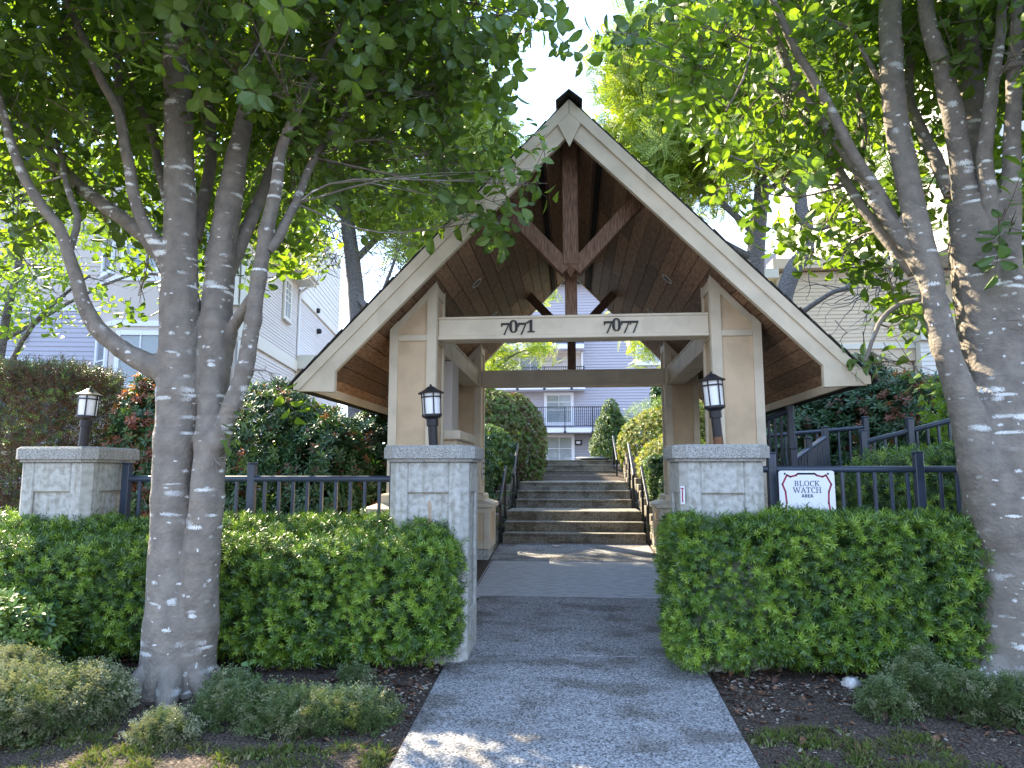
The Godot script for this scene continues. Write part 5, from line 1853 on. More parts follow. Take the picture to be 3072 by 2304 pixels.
func litter() -> void:
	var r := RandomNumberGenerator.new()
	r.seed = 5
	var flake := func(m: Material, l: float, w: float) -> ArrayMesh:
		var mb := MB.new()
		leaf_into(mb, Transform3D(Basis(Vector3.RIGHT, -PI / 2), Vector3.ZERO), l, w, -0.25, 0.5)
		return mb.mesh(m)
	var chip := MB.new()
	chip.box(Transform3D(), Vector3(0.012, 0.004, 0.03), 0.001)
	var sets := [Copies.new(), Copies.new(), Copies.new()]
	for i in 11000:
		var x := r.randf_range(-4.6, 3.4)
		var d := r.randf_range(3.75, 5.5)
		if absf(x) < 0.95 or (d < 4.4 and r.randf() < 0.4):
			continue
		var y := hill(x, d)
		var k := 0 if r.randf() < 0.4 else 1
		if r.randf() < 0.45:
			k = 2
		sets[k].add(Transform3D(Basis(Vector3(r.randfn(), 0.2, r.randfn()).normalized(), r.randf_range(-0.5, 0.5)).rotated(Vector3.UP, r.randf() * TAU).scaled(Vector3.ONE * r.randf_range(0.5, 1.3)), V(x, y + 0.013, d)))
	var clods := [Copies.new(), Copies.new()]
	for i in 9000:
		var x := r.randf_range(-4.6, 3.4)
		var d := r.randf_range(3.4, 5.3)
		if x > -0.96 and x < 0.95:
			continue
		clods[0 if r.randf() < 0.86 else 1].add(Transform3D(Basis(Vector3(r.randfn(), r.randfn(), r.randfn()).normalized(), r.randf() * TAU).scaled(Vector3.ONE * (0.3 + 1.4 * pow(r.randf(), 3.0))), V(x, hill(x, d) + 0.007, d)))
	var o := thing("leaf_litter", "brown fallen leaves and bark chips strewn over the planting beds", "litter", V(0, 0.3, 4.6))
	o.set_meta("kind", "stuff")
	many(o, "leaves", flake.call(M["dry_leaf"], 0.045, 0.026), sets[0], true)
	many(o, "leaves", flake.call(M["dry_leaf_dark"], 0.05, 0.028), sets[1], true)
	many(o, "chips", chip.mesh(M["pale_chip"]), sets[2], true)
	many(o, "clods", lumpy(Transform3D(), Vector3(0.016, 0.011, 0.013), 3, 0.9, 5, 7).mesh(M["clod"]), clods[0], true)
	many(o, "pebbles", lumpy(Transform3D(), Vector3(0.009, 0.006, 0.008), 4, 0.6, 5, 7).mesh(M["pale_chip"]), clods[1], true)
	# grass at the kerb side
	var g := thing("grass", "patchy short grass along the street edge of the beds", "grass", V(0, 0.24, 3.6))
	g.set_meta("kind", "stuff")
	var gs := [Copies.new(), Copies.new()]
	for i in 20000:
		var x := r.randf_range(-4.2, 3.6)
		var d := r.randf_range(3.0, 4.25)
		if x > -0.95 and x < 0.94:
			continue
		var edge := 3.8 + bump.get_noise_2d(x * 1.5, 3.0) * 0.35 + (0.28 if x > 0.0 and x < 1.9 else 0.0)
		if d > edge or bump.get_noise_2d(x * 3.0, d * 3.0 + 20.0) < -0.12:
			continue
		gs[0 if r.randf() < 0.62 else 1].add(Transform3D(Basis(Vector3.UP, r.randf() * TAU).scaled(Vector3.ONE * r.randf_range(0.6, 1.2)), V(x, hill(x, d) - 0.004, d)))
	many(g, "blades", grass_tuft(M["grass_green"], 1), gs[0], true)
	many(g, "blades", grass_tuft(M["grass_straw"], 2), gs[1], true)
	# a pale rock, roots and sticks
	var rk := lumpy(Transform3D(Basis(Vector3.UP, 0.4), V(1.77, hill(1.77, 4.88) + 0.022, 4.88)), Vector3(0.062, 0.038, 0.045), 8, 0.7)
	tag(structure_free("pale_rock", rk, M["pale_rock"]), "pale fist-sized rock lying on the bare soil", "rock")
	for s in [[[1.25, 4.35], [1.36, 4.45], [1.38, 4.6], [1.48, 4.72], [1.55, 4.86], 0.008, "bare forked stick on the soil near the path"], [[1.85, 4.7], [1.92, 4.82], [2.0, 4.92], [2.1, 4.86], [2.15, 4.9], 0.007, "curved pale root rising beside the pale rock"], [[2.55, 5.0], [2.5, 4.85], [2.56, 4.72], [2.52, 4.6], [2.62, 4.5], 0.008, "crooked root at the foot of the leaning tree"], [[-2.9, 3.72], [-2.75, 3.7], [-2.6, 3.66], [-2.5, 3.68], [-2.4, 3.64], 0.005, "thin dry twig on the soil before the pale heather"]]:
		var p := PackedVector3Array()
		var rr := PackedFloat32Array()
		for k in 5:
			p.append(V(s[k][0], hill(s[k][0], s[k][1]) + 0.012 + (0.03 if k == 2 and s[6].begins_with("curved") else 0.0), s[k][1]))
			rr.append(s[5] * (1.0 - k * 0.15))
		var mb := MB.new()
		mb.tube(p, rr, 6)
		if s[6].begins_with("bare"):
			mb.tube(PackedVector3Array([p[3], p[3] + Vector3(0.06, 0.01, -0.02), p[3] + Vector3(0.13, 0.012, -0.06)]), PackedFloat32Array([0.005, 0.004, 0.002]), 5)
		tag(structure_free("stick" if "root" not in s[6] else "root", mb, M["twig_brown"]), s[6], "stick" if "root" not in s[6] else "root")


func structure_free(called: String, mb: MB, material: Material) -> MeshInstance3D:      # a thing that is one mesh
	var c := mb.middle()
	return hang(self, numbered(called), mb.mesh(null, null, c), material, Transform3D(Basis(), c))


func plant_back() -> void:
	var w := func(m: String, n: int, l: float, wd: float, sd: int) -> ArrayMesh: return whorl(M[m], n, l, wd, 0.15, sd)
	var pieris := [[w.call("shrub_green", 9, 0.075, 0.02, 1), 0.62], [w.call("shrub_light", 9, 0.07, 0.02, 2), 0.9], [w.call("shrub_red", 9, 0.065, 0.018, 3), 1.0]]
	var pieris_red := [[w.call("shrub_green", 9, 0.075, 0.02, 4), 0.40], [w.call("shrub_light", 9, 0.07, 0.02, 5), 0.62], [w.call("shrub_red", 10, 0.07, 0.018, 6), 1.0]]
	var dark := [[w.call("shrub_green", 9, 0.08, 0.022, 7), 0.85], [w.call("shrub_bronze", 8, 0.07, 0.02, 8), 1.0]]
	var clip := [[w.call("shrub_olive", 10, 0.05, 0.018, 9), 0.45], [w.call("shrub_light", 10, 0.05, 0.018, 10), 0.9], [w.call("shrub_bronze", 9, 0.05, 0.018, 11), 1.0]]
	var clip_green := [[w.call("shrub_light", 10, 0.045, 0.014, 33), 0.5], [w.call("shrub_green", 10, 0.045, 0.014, 34), 1.0]]
	var gold := [[w.call("shrub_gold", 10, 0.05, 0.018, 12), 0.6], [w.call("shrub_light", 10, 0.05, 0.018, 13), 1.0]]
	var brown := [[yew_sprig(M["cedar_brown"], 14, 0.13, 0.03, 0.006, 8), 0.5], [yew_sprig(M["yew_dark"], 14, 0.13, 0.03, 0.006, 9), 0.85], [yew_sprig(M["yew_tip"], 14, 0.12, 0.03, 0.006, 10), 1.0]]
	var soft := [[yew_sprig(M["yew_mid"], 14, 0.12, 0.032, 0.006, 11), 0.6], [yew_sprig(M["yew_tip"], 14, 0.12, 0.032, 0.006, 12), 1.0]]
	# behind the street fence, on the house side
	shrub("cedar_hedge", "browned clipped cedar behind the lantern pillar with the sunk panel", [[V(-6.5, 1.75, 8.1), Vector3(0.72, 1.15, 0.6)]], brown, 1000.0, 1.15, 51, 0.25, 0.16, 0.4, "hedge")
	shrub("red_tip_shrub", "tall shrub with red new shoots between the cedar and the two-stemmed tree", [[V(-5.15, 1.8, 8.3), Vector3(0.6, 1.1, 0.6)], [V(-4.7, 1.5, 8.0), Vector3(0.5, 0.9, 0.5)]], pieris_red, 230.0, 1.15, 52, 0.0, 0.25, 0.5)
	shrub("red_tip_shrub", "dense dark shrub with a few red shoots beside the gate eave", [[V(-3.5, 1.7, 8.0), Vector3(0.75, 1.0, 0.65)], [V(-3.1, 1.5, 8.4), Vector3(0.55, 0.95, 0.6)]], pieris, 240.0, 1.15, 53, 0.0, 0.2, 0.5)
	shrub("laurel_shrub", "shaded bronze and green shrub under the gate eave", [[V(-2.45, 1.5, 8.6), Vector3(0.6, 0.95, 0.55)], [V(-2.0, 1.2, 9.0), Vector3(0.4, 0.8, 0.4)], [V(-2.65, 1.3, 7.5), Vector3(0.5, 0.95, 0.5)]], dark, 240.0, 1.1, 54, 0.0, 0.2, 0.5)
	shrub("ground_cover", "low dark green ground cover behind the street railing", [[V(-2.6, 0.75, 6.9), Vector3(1.3, 0.38, 0.5)]], [[w.call("shrub_green", 9, 0.06, 0.02, 14), 0.7], [w.call("shrub_light", 9, 0.06, 0.018, 15), 1.0]], 330.0, 1.0, 55, 0.0, 0.12, 0.6)
	# both sides of the stairs
	shrub("clipped_shrub", "large rounded clipped shrub with bronze tips above the stair ferns", [[V(-1.75, 2.35, 14.0), Vector3(0.85, 1.02, 0.95)], [V(-1.25, 2.2, 14.6), Vector3(0.72, 1.1, 0.9)]], clip, 380.0, 1.0, 56, 0.0, 0.1, 0.3)
	shrub("clipped_shrub", "smaller green clipped shrub at the bend of the stairs", [[V(-1.55, 1.9, 12.6), Vector3(0.5, 0.62, 0.6)]], [[w.call("shrub_light", 10, 0.05, 0.016, 16), 0.6], [w.call("shrub_green", 10, 0.05, 0.016, 17), 1.0]], 420.0, 1.0, 57, 0.0, 0.08, 0.3)
	shrub("laurel_shrub", "long-leaved green shrub behind the rear gate post", [[V(-1.95, 1.7, 11.4), Vector3(0.62, 0.8, 0.7)]], [[w.call("shrub_green", 9, 0.11, 0.026, 18), 0.7], [w.call("shrub_light", 9, 0.1, 0.024, 19), 1.0]], 180.0, 1.0, 58, 0.0, 0.2, 0.5)
	shrub("clipped_shrub", "pointed cone of dark green foliage beside the top flight", [[V(1.0, 2.3, 18.5), Vector3(0.55, 0.55, 0.55)], [V(1.0, 2.75, 18.5), Vector3(0.42, 0.5, 0.42)], [V(1.0, 3.15, 18.5), Vector3(0.24, 0.42, 0.24)]], clip_green, 420.0, 1.0, 59, 0.0, 0.06, 0.6)
	shrub("clipped_shrub", "golden green mound clipped smooth behind the rear gate post", [[V(2.1, 2.2, 15.6), Vector3(1.1, 0.9, 0.95)], [V(3.0, 2.6, 15.8), Vector3(0.9, 0.9, 0.9)]], gold, 380.0, 1.0, 60, 0.0, 0.1, 0.3)
	shrub("clipped_shrub", "yellow variegated mound below the golden one", [[V(1.85, 1.75, 12.9), Vector3(0.68, 0.58, 0.7)]], [[w.call("shrub_gold", 9, 0.06, 0.02, 20), 0.7], [w.call("shrub_light", 9, 0.06, 0.02, 21), 1.0]], 330.0, 1.0, 61, 0.0, 0.12, 0.4)
	shrub("box_hedge", "small flat-topped clipped hedge beside the middle flight", [[V(1.52, 1.42, 11.8), Vector3(0.32, 0.5, 0.5)]], [[w.call("shrub_green", 10, 0.035, 0.014, 22), 0.5], [w.call("shrub_light", 10, 0.035, 0.014, 23), 1.0]], 900.0, 1.0, 62, 0.1, 0.06, 0.3, "hedge")
	shrub("box_hedge", "shaded clipped hedge beside the lowest flight", [[V(1.68, 1.15, 10.5), Vector3(0.36, 0.45, 0.6)]], [[w.call("shrub_green", 10, 0.035, 0.014, 24), 0.8], [w.call("shrub_light", 10, 0.035, 0.014, 25), 1.0]], 900.0, 1.0, 63, 0.1, 0.06, 0.3, "hedge")
	shrub("clipped_shrub", "low rounded shrub behind the golden mound under the terrace rail", [[V(2.2, 2.9, 18.4), Vector3(0.9, 0.6, 0.6)]], soft, 300.0, 1.1, 64, 0.0, 0.1, 0.4)
	shrub("far_hedge", "square dark hedge behind the terrace rail", [[V(5.2, 4.2, 30.0), Vector3(1.7, 1.1, 0.6)]], [[w.call("shrub_green", 9, 0.1, 0.04, 26), 1.0]], 160.0, 1.6, 65, 0.2, 0.1, 0.3, "hedge")
	for q in [[-1.35, 0.95, 10.2, 1.0, "arching green fern at the foot of the garden steps"], [-1.4, 1.15, 10.9, 1.2, "largest green fern beside the lowest flight"], [-1.32, 1.3, 11.6, 1.0, "green fern beside the first landing of the stairs"], [-1.3, 1.0, 10.55, 0.8, "small fern between the two larger ones beside the lowest flight"], [1.3, 0.95, 10.1, 0.7, "small fern behind the rear gate post beside the box hedge"]]:
		fern(V(q[0], q[1], q[2]), q[3], q[4])
	iris(V(1.28, 1.55, 13.6))
	# right of the gate: ramp garden
	shrub("dark_shrub", "tall dark evergreen shrub behind the ramp railings", [[V(2.9, 1.75, 10.2), Vector3(0.9, 1.2, 0.6)], [V(4.0, 1.8, 10.0), Vector3(0.8, 1.3, 0.7)]], dark, 200.0, 1.25, 66, 0.0, 0.25, 0.4)
	shrub("red_tip_shrub", "green shrub with pink-red shoots against the sand sided house", [[V(4.4, 2.1, 9.4), Vector3(0.75, 0.85, 0.6)], [V(4.1, 2.75, 10.4), Vector3(0.5, 0.6, 0.5)]], pieris_red, 220.0, 1.2, 67, 0.0, 0.22, 0.5)
	shrub("yew_bank", "soft sunlit yew bank behind the block watch sign railing", [[V(3.3, 1.25, 7.1), Vector3(0.9, 0.62, 0.5)], [V(3.9, 1.4, 7.0), Vector3(0.6, 0.6, 0.5)]], [[yew_sprig(M["yew_dark"], 15, 0.06, 0.042, 0.0075, 21), 0.35], [yew_sprig(M["yew_mid"], 15, 0.06, 0.042, 0.0075, 22), 0.75], [yew_sprig(M["yew_tip"], 15, 0.05, 0.042, 0.0075, 23), 1.0]], 700.0, 1.1, 68, 0.0, 0.15, 0.4, "hedge")
	shrub("lime_shrub", "airy lime leaved shrub between the sand house and the leaning tree", [[V(4.35, 2.2, 8.2), Vector3(0.38, 0.55, 0.35)]], [[whorl(M["lime_leaf"], 7, 0.075, 0.036, 0.2, 31), 1.0]], 110.0, 1.0, 69, 0.0, 0.25, 0.2)


func fern(at: Vector3, size: float, label: String) -> void:
	var o := thing("fern", label, "fern", at - Vector3.UP * 0.2, "ferns beside the stairs")
	var r := RandomNumberGenerator.new()
	r.seed = int(absf(at.z) * 100.0)
	for i in 11:
		var a := TAU * i / 11.0 + r.randf() * 0.4
		var d := Vector3(cos(a), r.randf_range(0.5, 1.2), sin(a)).normalized()
		var x := d.cross(Vector3.UP).normalized()
		var b := Basis(x, d, x.cross(d))
		if b.z.y < 0.0:
			b = b.rotated(d, PI)
		var mb := MB.new()
		frond(mb, Transform3D(b.scaled(Vector3.ONE * size), at - Vector3.UP * 0.15), 0.42, 16, 0.018, 0.09, 0.4)
		part(o, "frond", mb, M["fern_green"])


func iris(at: Vector3) -> void:
	var o := thing("iris_plant", "clump of upright sword leaves beside the middle landing", "plant", at)
	var r := RandomNumberGenerator.new()
	r.seed = 3
	for i in 12:
		var mb := MB.new()
		leaf_into(mb, turned(Vector3(r.randfn() * 0.28, 1, r.randfn() * 0.28), r.randf() * TAU, 1.0, at + Vector3(r.randfn() * 0.05, 0, r.randfn() * 0.05)), r.randf_range(0.35, 0.6), 0.025, 0.15, 0.3)
		part(o, "leaf", mb, M["shrub_gold"] if i % 3 == 0 else M["fern_green"])


# ---------------------------------------------------------------- the trees

func locust(label: String, base: Vector3, limbs: Array, lobes: Array, sd: int, per := 16.0, sprays := []) -> Node3D:
	var o := thing("locust_tree", label, "tree", base, "feathery locust trees behind the gate")
	grow(o, limbs, lobes, M["rough_bark"], sprays, per, 1.55, sd, false, 0, 0.25, 0.012)
	return o


func plant_trees() -> void:
	lay_spray_leaves()
	var sprays := [tree_spray(M["tree_leaf_a"]), tree_spray(M["tree_leaf_b"]), tree_spray(M["tree_leaf_c"])]
	var a := thing("street_tree", "grey two-stemmed tree with white lichen marks standing before the yew hedge", "tree", V(-2.57, 0.28, 4.5), "street trees in the front bed")
	grow(a, LIMBS_A, LOBES_A, M["smooth_bark"], sprays, 66.0, 1.12, 101, true, 296)
	roots(a, V(-2.57, 0.27, 4.5), 0.27, 6)
	var b := thing("street_tree", "leaning many-limbed tree with a flaring foot beside the sign hedge", "tree", V(2.8, 0.3, 5.0), "street trees in the front bed")
	grow(b, LIMBS_B, LOBES_B, M["smooth_bark"], sprays, 70.0, 1.12, 102, true, 296)
	roots(b, V(2.83, 0.28, 5.0), 0.4, 9)
	# lime-leaved tree beside the lavender house
	var ls := ArrayMesh.new()
	var mb := MB.new()
	for t in spray_leaves:
		leaf_into(mb, t[0], t[1] * 0.85, t[2] * 0.8, 0.2, 0.25)
	mb.mesh(M["lime_leaf"], ls)
	spray_twig().mesh(M["twig_brown"], ls)
	var l := thing("lime_tree", "small tree with glowing lime leaves before the lavender wall", "tree", V(-7.8, 0.5, 8.6))
	grow(l, [[[-7.8, 0.4, -8.6, 0.09], [-7.7, 1.8, -8.6, 0.075], [-7.5, 3.4, -8.5, 0.055], [-7.3, 5.0, -8.5, 0.03]], [[-7.6, 2.6, -8.55, 0.04], [-7.0, 3.6, -8.4, 0.03], [-6.2, 4.2, -8.3, 0.015]], [[-7.5, 3.4, -8.5, 0.03], [-6.5, 4.6, -9.6, 0.02], [-5.6, 4.4, -10.0, 0.012]]], [[-7.0, 4.35, -8.3, 0.62], [-6.5, 3.85, -8.2, 0.42], [-7.4, 3.7, -8.4, 0.5], [-6.2, 4.2, -8.6, 0.3], [-7.2, 5.2, -8.6, 0.7], [-5.7, 4.25, -10.0, 0.38], [-5.3, 4.0, -10.1, 0.25], [-7.9, 4.6, -8.8, 0.7]], M["rough_bark"], [ls], 55.0, 1.0, 104)
	var f := [feather_spray(M["locust_leaf"]), feather_spray(M["locust_leaf_b"], 7, 0.24, 9, 0.02, 0.045, 8)]
	var slim := locust("slim locust tree with grey trunk showing between the lavender house and the gate roof", V(-4.4, 1.0, 14.0), [[[-4.3, 0.9, -14, 0.2], [-4.4, 3.0, -14, 0.19], [-4.45, 4.9, -14, 0.17], [-4.6, 6.2, -14, 0.16], [-4.85, 7.8, -14, 0.12], [-5.1, 9.6, -14, 0.06]], [[-4.55, 6.1, -14, 0.08], [-3.9, 6.9, -14.2, 0.06], [-3.2, 7.8, -14.5, 0.04], [-2.2, 9.0, -15, 0.02]], [[-4.5, 5.4, -14, 0.07], [-4.0, 4.9, -13.6, 0.06], [-3.7, 5.2, -13.2, 0.04], [-3.3, 6.1, -13, 0.02]], [[-4.7, 6.9, -14, 0.07], [-5.4, 7.8, -13.6, 0.05], [-6.3, 8.4, -13.4, 0.02]]], [[-3.3, 7.2, -14.2, 1.0], [-2.2, 8.6, -14.8, 1.1], [-4.6, 8.2, -14.2, 1.1], [-5.8, 8.2, -13.6, 1.0], [-4.4, 9.8, -14.2, 1.3], [-6.6, 7.2, -13.4, 0.7], [-3.0, 6.0, -13.2, 0.45], [-2.9, 9.9, -14.2, 1.2], [-5.6, 6.6, -13.6, 0.5], [-6.4, 9.6, -14.0, 1.1]], 111, 85.0, f)
	locust("locust tree whose feathery crown rises beside the ridge of the gate roof", V(3.6, 1.2, 14.0), [[[3.55, 1.0, -14, 0.22], [3.62, 3.6, -14, 0.2], [3.66, 5.5, -14, 0.18], [3.8, 6.8, -14, 0.16], [4.0, 8.4, -14, 0.11], [4.0, 10.4, -14, 0.05]], [[3.75, 6.4, -14, 0.08], [3.0, 7.2, -14, 0.06], [2.2, 8.0, -14.2, 0.045], [1.4, 8.8, -14.6, 0.02]], [[3.7, 5.9, -14, 0.07], [2.9, 6.3, -13.8, 0.05], [2.2, 6.5, -13.6, 0.03], [1.3, 6.5, -13.4, 0.015]], [[3.85, 7.2, -14, 0.07], [4.8, 8.0, -14, 0.05], [5.6, 8.8, -14, 0.02]]], [[2.0, 8.3, -14.2, 1.0], [1.5, 7.3, -14.0, 0.7], [2.7, 9.3, -14.2, 1.2], [1.9, 10.4, -14.4, 1.2], [3.6, 8.6, -14, 1.0], [4.8, 8.8, -14, 1.0], [3.8, 10.6, -14, 1.3], [1.0, 8.9, -14.2, 0.55], [0.75, 7.0, -14.0, 0.4], [3.0, 7.6, -14.6, 0.5], [-0.55, 6.6, -14.2, 0.35], [-0.9, 6.2, -14.0, 0.3], [1.7, 6.4, -13.4, 0.3]], 112, 95.0, f)
	var bent := locust("bent old tree with mostly bare twigs before the sand sided house", V(4.2, 1.3, 12.4), [[[4.3, 1.1, -12.4, 0.17], [4.0, 3.2, -12.4, 0.16], [3.72, 4.5, -12.4, 0.15], [3.9, 5.2, -12.4, 0.15], [4.2, 5.7, -12.4, 0.13], [4.1, 6.6, -12.4, 0.11], [4.3, 7.8, -12.4, 0.08], [4.5, 9.2, -12.4, 0.04]], [[3.95, 4.4, -12.4, 0.05], [4.4, 4.7, -12.1, 0.04], [4.7, 4.8, -12.0, 0.045], [4.85, 5.1, -12.0, 0.03], [5.1, 5.15, -12.0, 0.008]], [[4.2, 5.9, -12.4, 0.05], [4.9, 5.9, -12.0, 0.035], [5.3, 5.2, -11.8, 0.025], [5.9, 4.7, -11.6, 0.015], [6.2, 4.0, -11.5, 0.006]], [[4.1, 6.5, -12.4, 0.04], [3.4, 7.0, -12.2, 0.03], [2.8, 7.2, -12.0, 0.012]]], [[4.4, 8.4, -12.4, 0.9], [5.2, 7.6, -12.2, 0.6], [3.4, 7.6, -12.4, 0.6], [4.2, 9.4, -12.4, 1.0], [5.6, 6.4, -11.8, 0.35]], 113, 45.0, f)
	bare_twigs(bent, V(5.2, 5.0, 11.8), 1.2, 80, 7)
	bare_twigs(slim, V(-5.0, 6.4, 13.6), 0.9, 50, 8)
	bare_twigs(slim, V(-3.6, 5.9, 13.4), 0.8, 40, 9)
	locust("young locust whose lime sprays hang behind the rear gate beam", V(-2.2, 2.0, 19.0), [[[-2.4, 1.7, -19, 0.1], [-2.3, 3.6, -19, 0.08], [-2.1, 5.2, -19, 0.05], [-1.8, 6.8, -19, 0.02]], [[-2.2, 4.4, -19, 0.03], [-1.5, 4.9, -18.8, 0.02], [-0.7, 5.0, -18.6, 0.008]]], [[-1.9, 4.9, -18.8, 0.5], [-1.3, 5.3, -18.6, 0.4], [-0.7, 5.0, -18.6, 0.25], [-0.9, 6.6, -18.6, 0.3]], 114, 75.0, f)
	locust("pair of drooping lime branches beyond the rear gate post", V(4.2, 2.2, 20.0), [[[4.4, 1.9, -20, 0.12], [4.2, 4.0, -20, 0.1], [3.6, 5.4, -20, 0.07], [2.8, 6.4, -20, 0.04], [2.2, 7.0, -20, 0.02]], [[3.9, 4.8, -20, 0.03], [3.0, 5.3, -19.8, 0.02], [2.2, 5.1, -19.6, 0.008]]], [[1.9, 5.3, -19.6, 0.35], [2.3, 4.8, -19.6, 0.3], [2.9, 4.6, -19.6, 0.35], [1.7, 6.1, -19.6, 0.35], [3.6, 5.3, -19.6, 0.4], [2.0, 7.2, -20, 0.5], [1.2, 7.6, -20, 0.5]], 115, 75.0, f)


func bare_twigs(o: Node3D, c: Vector3, rad: float, count: int, sd: int) -> void:       # leafless twigs round a point of a tree
	var r := RandomNumberGenerator.new()
	r.seed = sd
	var mb := MB.new()
	for i in count:
		var p := c + Vector3(r.randfn(), r.randfn(), r.randfn()) * rad * 0.35
		var d := Vector3(r.randfn(), r.randfn() - 0.1, r.randfn() * 0.6).normalized()
		var pts := PackedVector3Array([p])
		var rs := PackedFloat32Array([0.009])
		for k in 6:
			d = (d + Vector3(r.randfn(), r.randfn() - 0.15, r.randfn()) * 0.35).normalized()
			p += d * rad * 0.14
			pts.append(p)
			rs.append(0.009 * (1.0 - (k + 1) / 7.0) + 0.0018)
		mb.tube(pts, rs, 4, false)
	part(o, "twigs", mb, M["rough_bark"])


func roots(o: Node3D, at: Vector3, rad: float, count: int) -> void:
	var r := RandomNumberGenerator.new()
	r.seed = int(rad * 1000.0)
	for i in count:
		var a := TAU * i / count + r.randf() * 0.4
		var d := Vector3(cos(a), 0, sin(a))
		var mb := MB.new()
		var p0 := at + d * rad * 0.5 + Vector3.UP * 0.16
		var p1 := at + d * rad * 1.0 + Vector3.UP * 0.03
		var p2 := at + d * rad * 1.5
		var p3 := at + d * rad * 2.1
		p2.y = hill(p2.x, -p2.z) - 0.012
		p3.y = hill(p3.x, -p3.z) - 0.05
		mb.tube(PackedVector3Array([p0, p1, p2, p3]), PackedFloat32Array([rad * 0.34, rad * 0.24, rad * 0.12, rad * 0.04]), 8)
		part(o, "root", mb, M["smooth_bark"])


# ---------------------------------------------------------------- the scene

var camera := Camera3D.new()

func in_frame(p: Vector3) -> bool:
	var q := camera.global_transform.affine_inverse() * p
	return q.z < -0.5 and absf(q.x) < -q.z * 0.72 and absf(q.y) < -q.z * 0.54


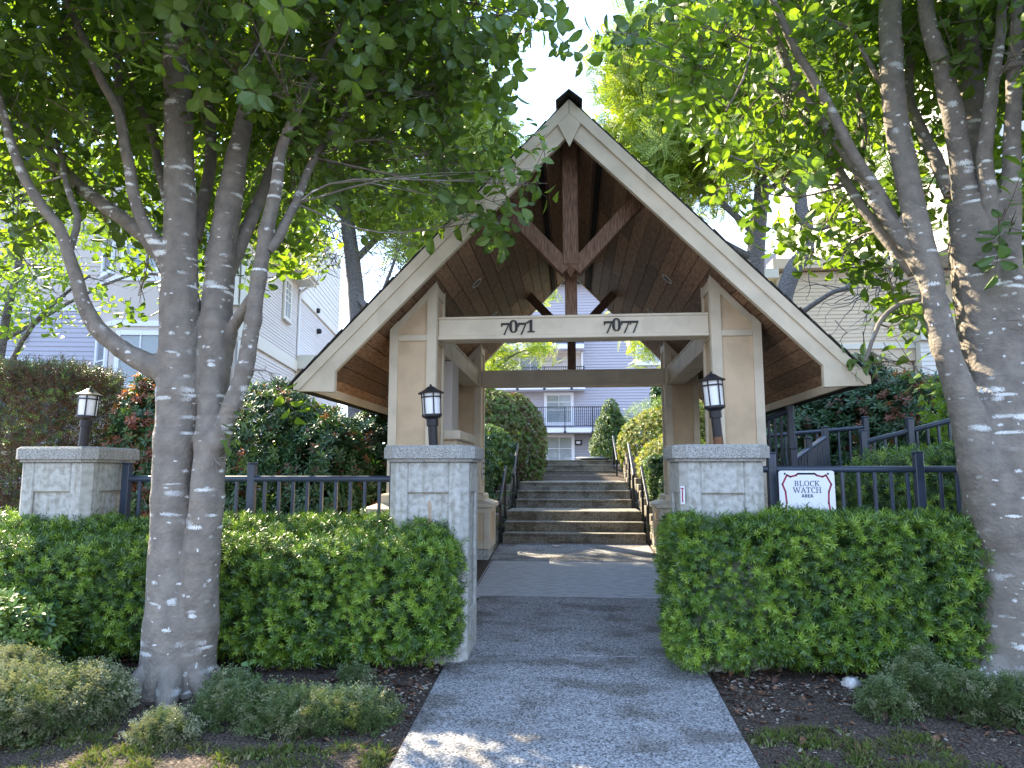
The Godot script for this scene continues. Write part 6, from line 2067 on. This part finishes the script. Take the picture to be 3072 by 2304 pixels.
func _ready() -> void:
	rng.seed = 1
	bump.seed = 17
	bump.frequency = 1.0
	# camera
	camera.name = "camera"
	add_child(camera)
	camera.position = EYE
	camera.rotation = Vector3(deg_to_rad(7.165), deg_to_rad(4.94), 0)
	camera.fov = 57.496
	camera.near = 0.05
	camera.far = 400.0
	camera.current = true
	# sky, sun and exposure
	var env := Environment.new()
	env.background_mode = Environment.BG_SKY
	var sky := ProceduralSkyMaterial.new()
	sky.sky_top_color = Color(0.575, 0.695, 0.885)
	sky.sky_horizon_color = Color(0.90, 0.94, 0.98)
	sky.sky_curve = 0.14
	sky.ground_bottom_color = Color(0.25, 0.24, 0.22)
	sky.ground_horizon_color = Color(0.55, 0.55, 0.53)
	sky.sun_angle_max = 30.0
	sky.energy_multiplier = 0.92
	env.sky = Sky.new()
	env.sky.sky_material = sky
	env.tonemap_mode = Environment.TONE_MAPPER_LINEAR
	env.tonemap_exposure = 4.8
	env.sdfgi_enabled = true
	env.ssao_enabled = true
	env.ssil_enabled = true
	var we := WorldEnvironment.new()
	we.name = "environment"
	we.environment = env
	add_child(we)
	var sun := DirectionalLight3D.new()
	sun.name = "sun"
	add_child(sun)
	sun.light_color = Color(1.0, 0.94, 0.82)
	sun.light_energy = 1.6
	sun.light_angular_distance = 0.5
	sun.shadow_enabled = true
	sun.look_at_from_position(Vector3.ZERO, -SUN_FROM, Vector3.UP)

	make_materials()
	lay_ground()
	build_stairs()
	build_lavender_house()
	build_far_house()
	build_sand_house()
	build_low_house()
	build_gate()
	# pillars
	var streaked := pillar(-1.07, 5.45, "concrete pillar with a rust streak in its sunk panel, beside the path")
	var rust := MB.new()
	rust.prism(PackedVector2Array([Vector2(-0.012, 0.1), Vector2(0.006, 0.115), Vector2(0.016, 0.06), Vector2(0.012, 0.0), Vector2(0.03, -0.06), Vector2(0.022, -0.12), Vector2(0.004, -0.1), Vector2(-0.018, -0.125), Vector2(-0.024, -0.07), Vector2(-0.006, -0.01)]), 0.0, 0.0012, Transform3D(Basis(), V(-1.06, 1.36, 5.1775)))
	part(streaked, "rust_stain", rust, M["rust_wash"])
	pillar(1.065, 5.45, "concrete pillar under the rusty tilted lantern, beside the watch sign")
	pillar(-4.03, 5.45, "concrete pillar standing free before the browned cedar")
	lantern(Vector3(-1.085, 1.876, -5.42), 0.0, 0.06, "black lantern standing on the pillar with the rust streak", 0.215)
	lantern(Vector3(1.10, 1.876, -5.42), 0.0, 0.075, "black lantern with a rusty foot leaning on its pillar", 0.265, true, 0.19)
	lantern(Vector3(-3.99, 1.876, -5.42), 0.0, -0.045, "brown-black lantern on the pillar before the browned cedar", 0.225)
	fence("street_railing", "navy street railing between the two concrete pillars behind the yew hedge", V(-3.66, 1.625, 5.52), V(-1.42, 1.625, 5.52), [0.0, 0.477, 1.0], 1.3, 1.05, 0.118, "navy railings along the street")
	fence("street_railing", "navy street railing that carries the block watch sign", V(1.43, 1.70, 5.52), V(5.6, 1.70, 5.52), [0.018, 0.275, 0.62, 1.0], 1.35, 1.1, 0.118, "navy railings along the street")
	fence("street_railing", "lower navy railing beyond the free-standing pillar", V(-7.2, 1.30, 5.62), V(-4.36, 1.30, 5.62), [0.0, 0.5, 0.93], 1.0, 0.8, 0.118, "navy railings along the street", "navy_metal", true, 0.15)
	build_sign()
	var nt := thing("notice_plate", "small white and red notice plate on the pillar chamfer", "notice", V(0.79, 1.5, 5.2))
	var np := Transform3D(Basis(Vector3.UP, -PI / 4), V(0.784, 1.515, 5.169))
	block(nt, "plate", np, Vector3(-0.018, -0.065, 0.0), Vector3(0.018, 0.065, 0.004), M["sign_white"], 0.001)
	block(nt, "symbol", np, Vector3(-0.005, -0.05, 0.0045), Vector3(0.005, 0.045, 0.0055), M["sign_red"], 0.0)
	block(nt, "symbol", np, Vector3(-0.014, 0.045, 0.0045), Vector3(0.014, 0.052, 0.0055), M["sign_red"], 0.0)
	# ramp railings in the garden behind the sign
	fence("ramp_railing", "navy ramp railing climbing from the gate plinth to a tall post", V(2.12, 1.80, 7.0), V(2.74, 2.06, 7.9), [0.0, 0.45, 1.0], 1.3, 0.85, 0.09, "navy railings of the garden ramp", "navy_metal", true, 0.1)
	fence("ramp_railing", "upper navy ramp railing close under the gate eave", V(1.95, 2.20, 7.6), V(2.2, 2.30, 7.3), [0.0, 1.0], 1.7, 1.0, 0.07, "navy railings of the garden ramp", "navy_metal", true, 0.08)
	fence("ramp_railing", "shaded level navy railing across the back of the ramp", V(2.3, 2.12, 9.1), V(3.45, 2.20, 8.6), [0.0, 1.0], 1.5, 0.9, 0.12, "navy railings of the garden ramp", "navy_metal", true, 0.12)
	fence("ramp_railing", "sunlit navy ramp railing above the soft yew bank", V(2.98, 1.98, 7.5), V(4.3, 2.33, 7.3), [0.0, 0.33, 0.92], 1.2, 0.5, 0.1, "navy railings of the garden ramp", "navy_metal", true, 0.12)
	fence("terrace_railing", "slim navy terrace railing high beside the golden mound", V(4.0, 5.9, 30.0), V(7.4, 5.9, 30.0), [0.0, 0.5, 1.0], 3.4, 1.8, 0.14, "", "navy_metal", false, 0.05)
	var tb := thing("garden_table", "low dark round garden table at the head of the stairs", "table", V(0.55, 1.95, 18.4))
	var tt := MB.new()
	tt.lathe(PackedVector2Array([Vector2(0, 2.02), Vector2(0.46, 2.02), Vector2(0.48, 2.04), Vector2(0.46, 2.06), Vector2(0, 2.06)]), 24, Transform3D(Basis(), V(0.55, 0, 18.4)))
	hang(tb, "table_top", tt.mesh(), M["duct_grey"])
	var tf := MB.new()
	tf.lathe(PackedVector2Array([Vector2(0.3, 1.94), Vector2(0.38, 2.019)]), 20, Transform3D(Basis(), V(0.55, 0, 18.4)))
	hang(tb, "base", tf.mesh(), M["black_metal"])
	print("built ", Time.get_ticks_msec())
	plant_back()
	print("back ", Time.get_ticks_msec())
	plant_front()
	print("front ", Time.get_ticks_msec())
	plant_trees()
	print("trees ", Time.get_ticks_msec())
	litter()
	print("done ", Time.get_ticks_msec())
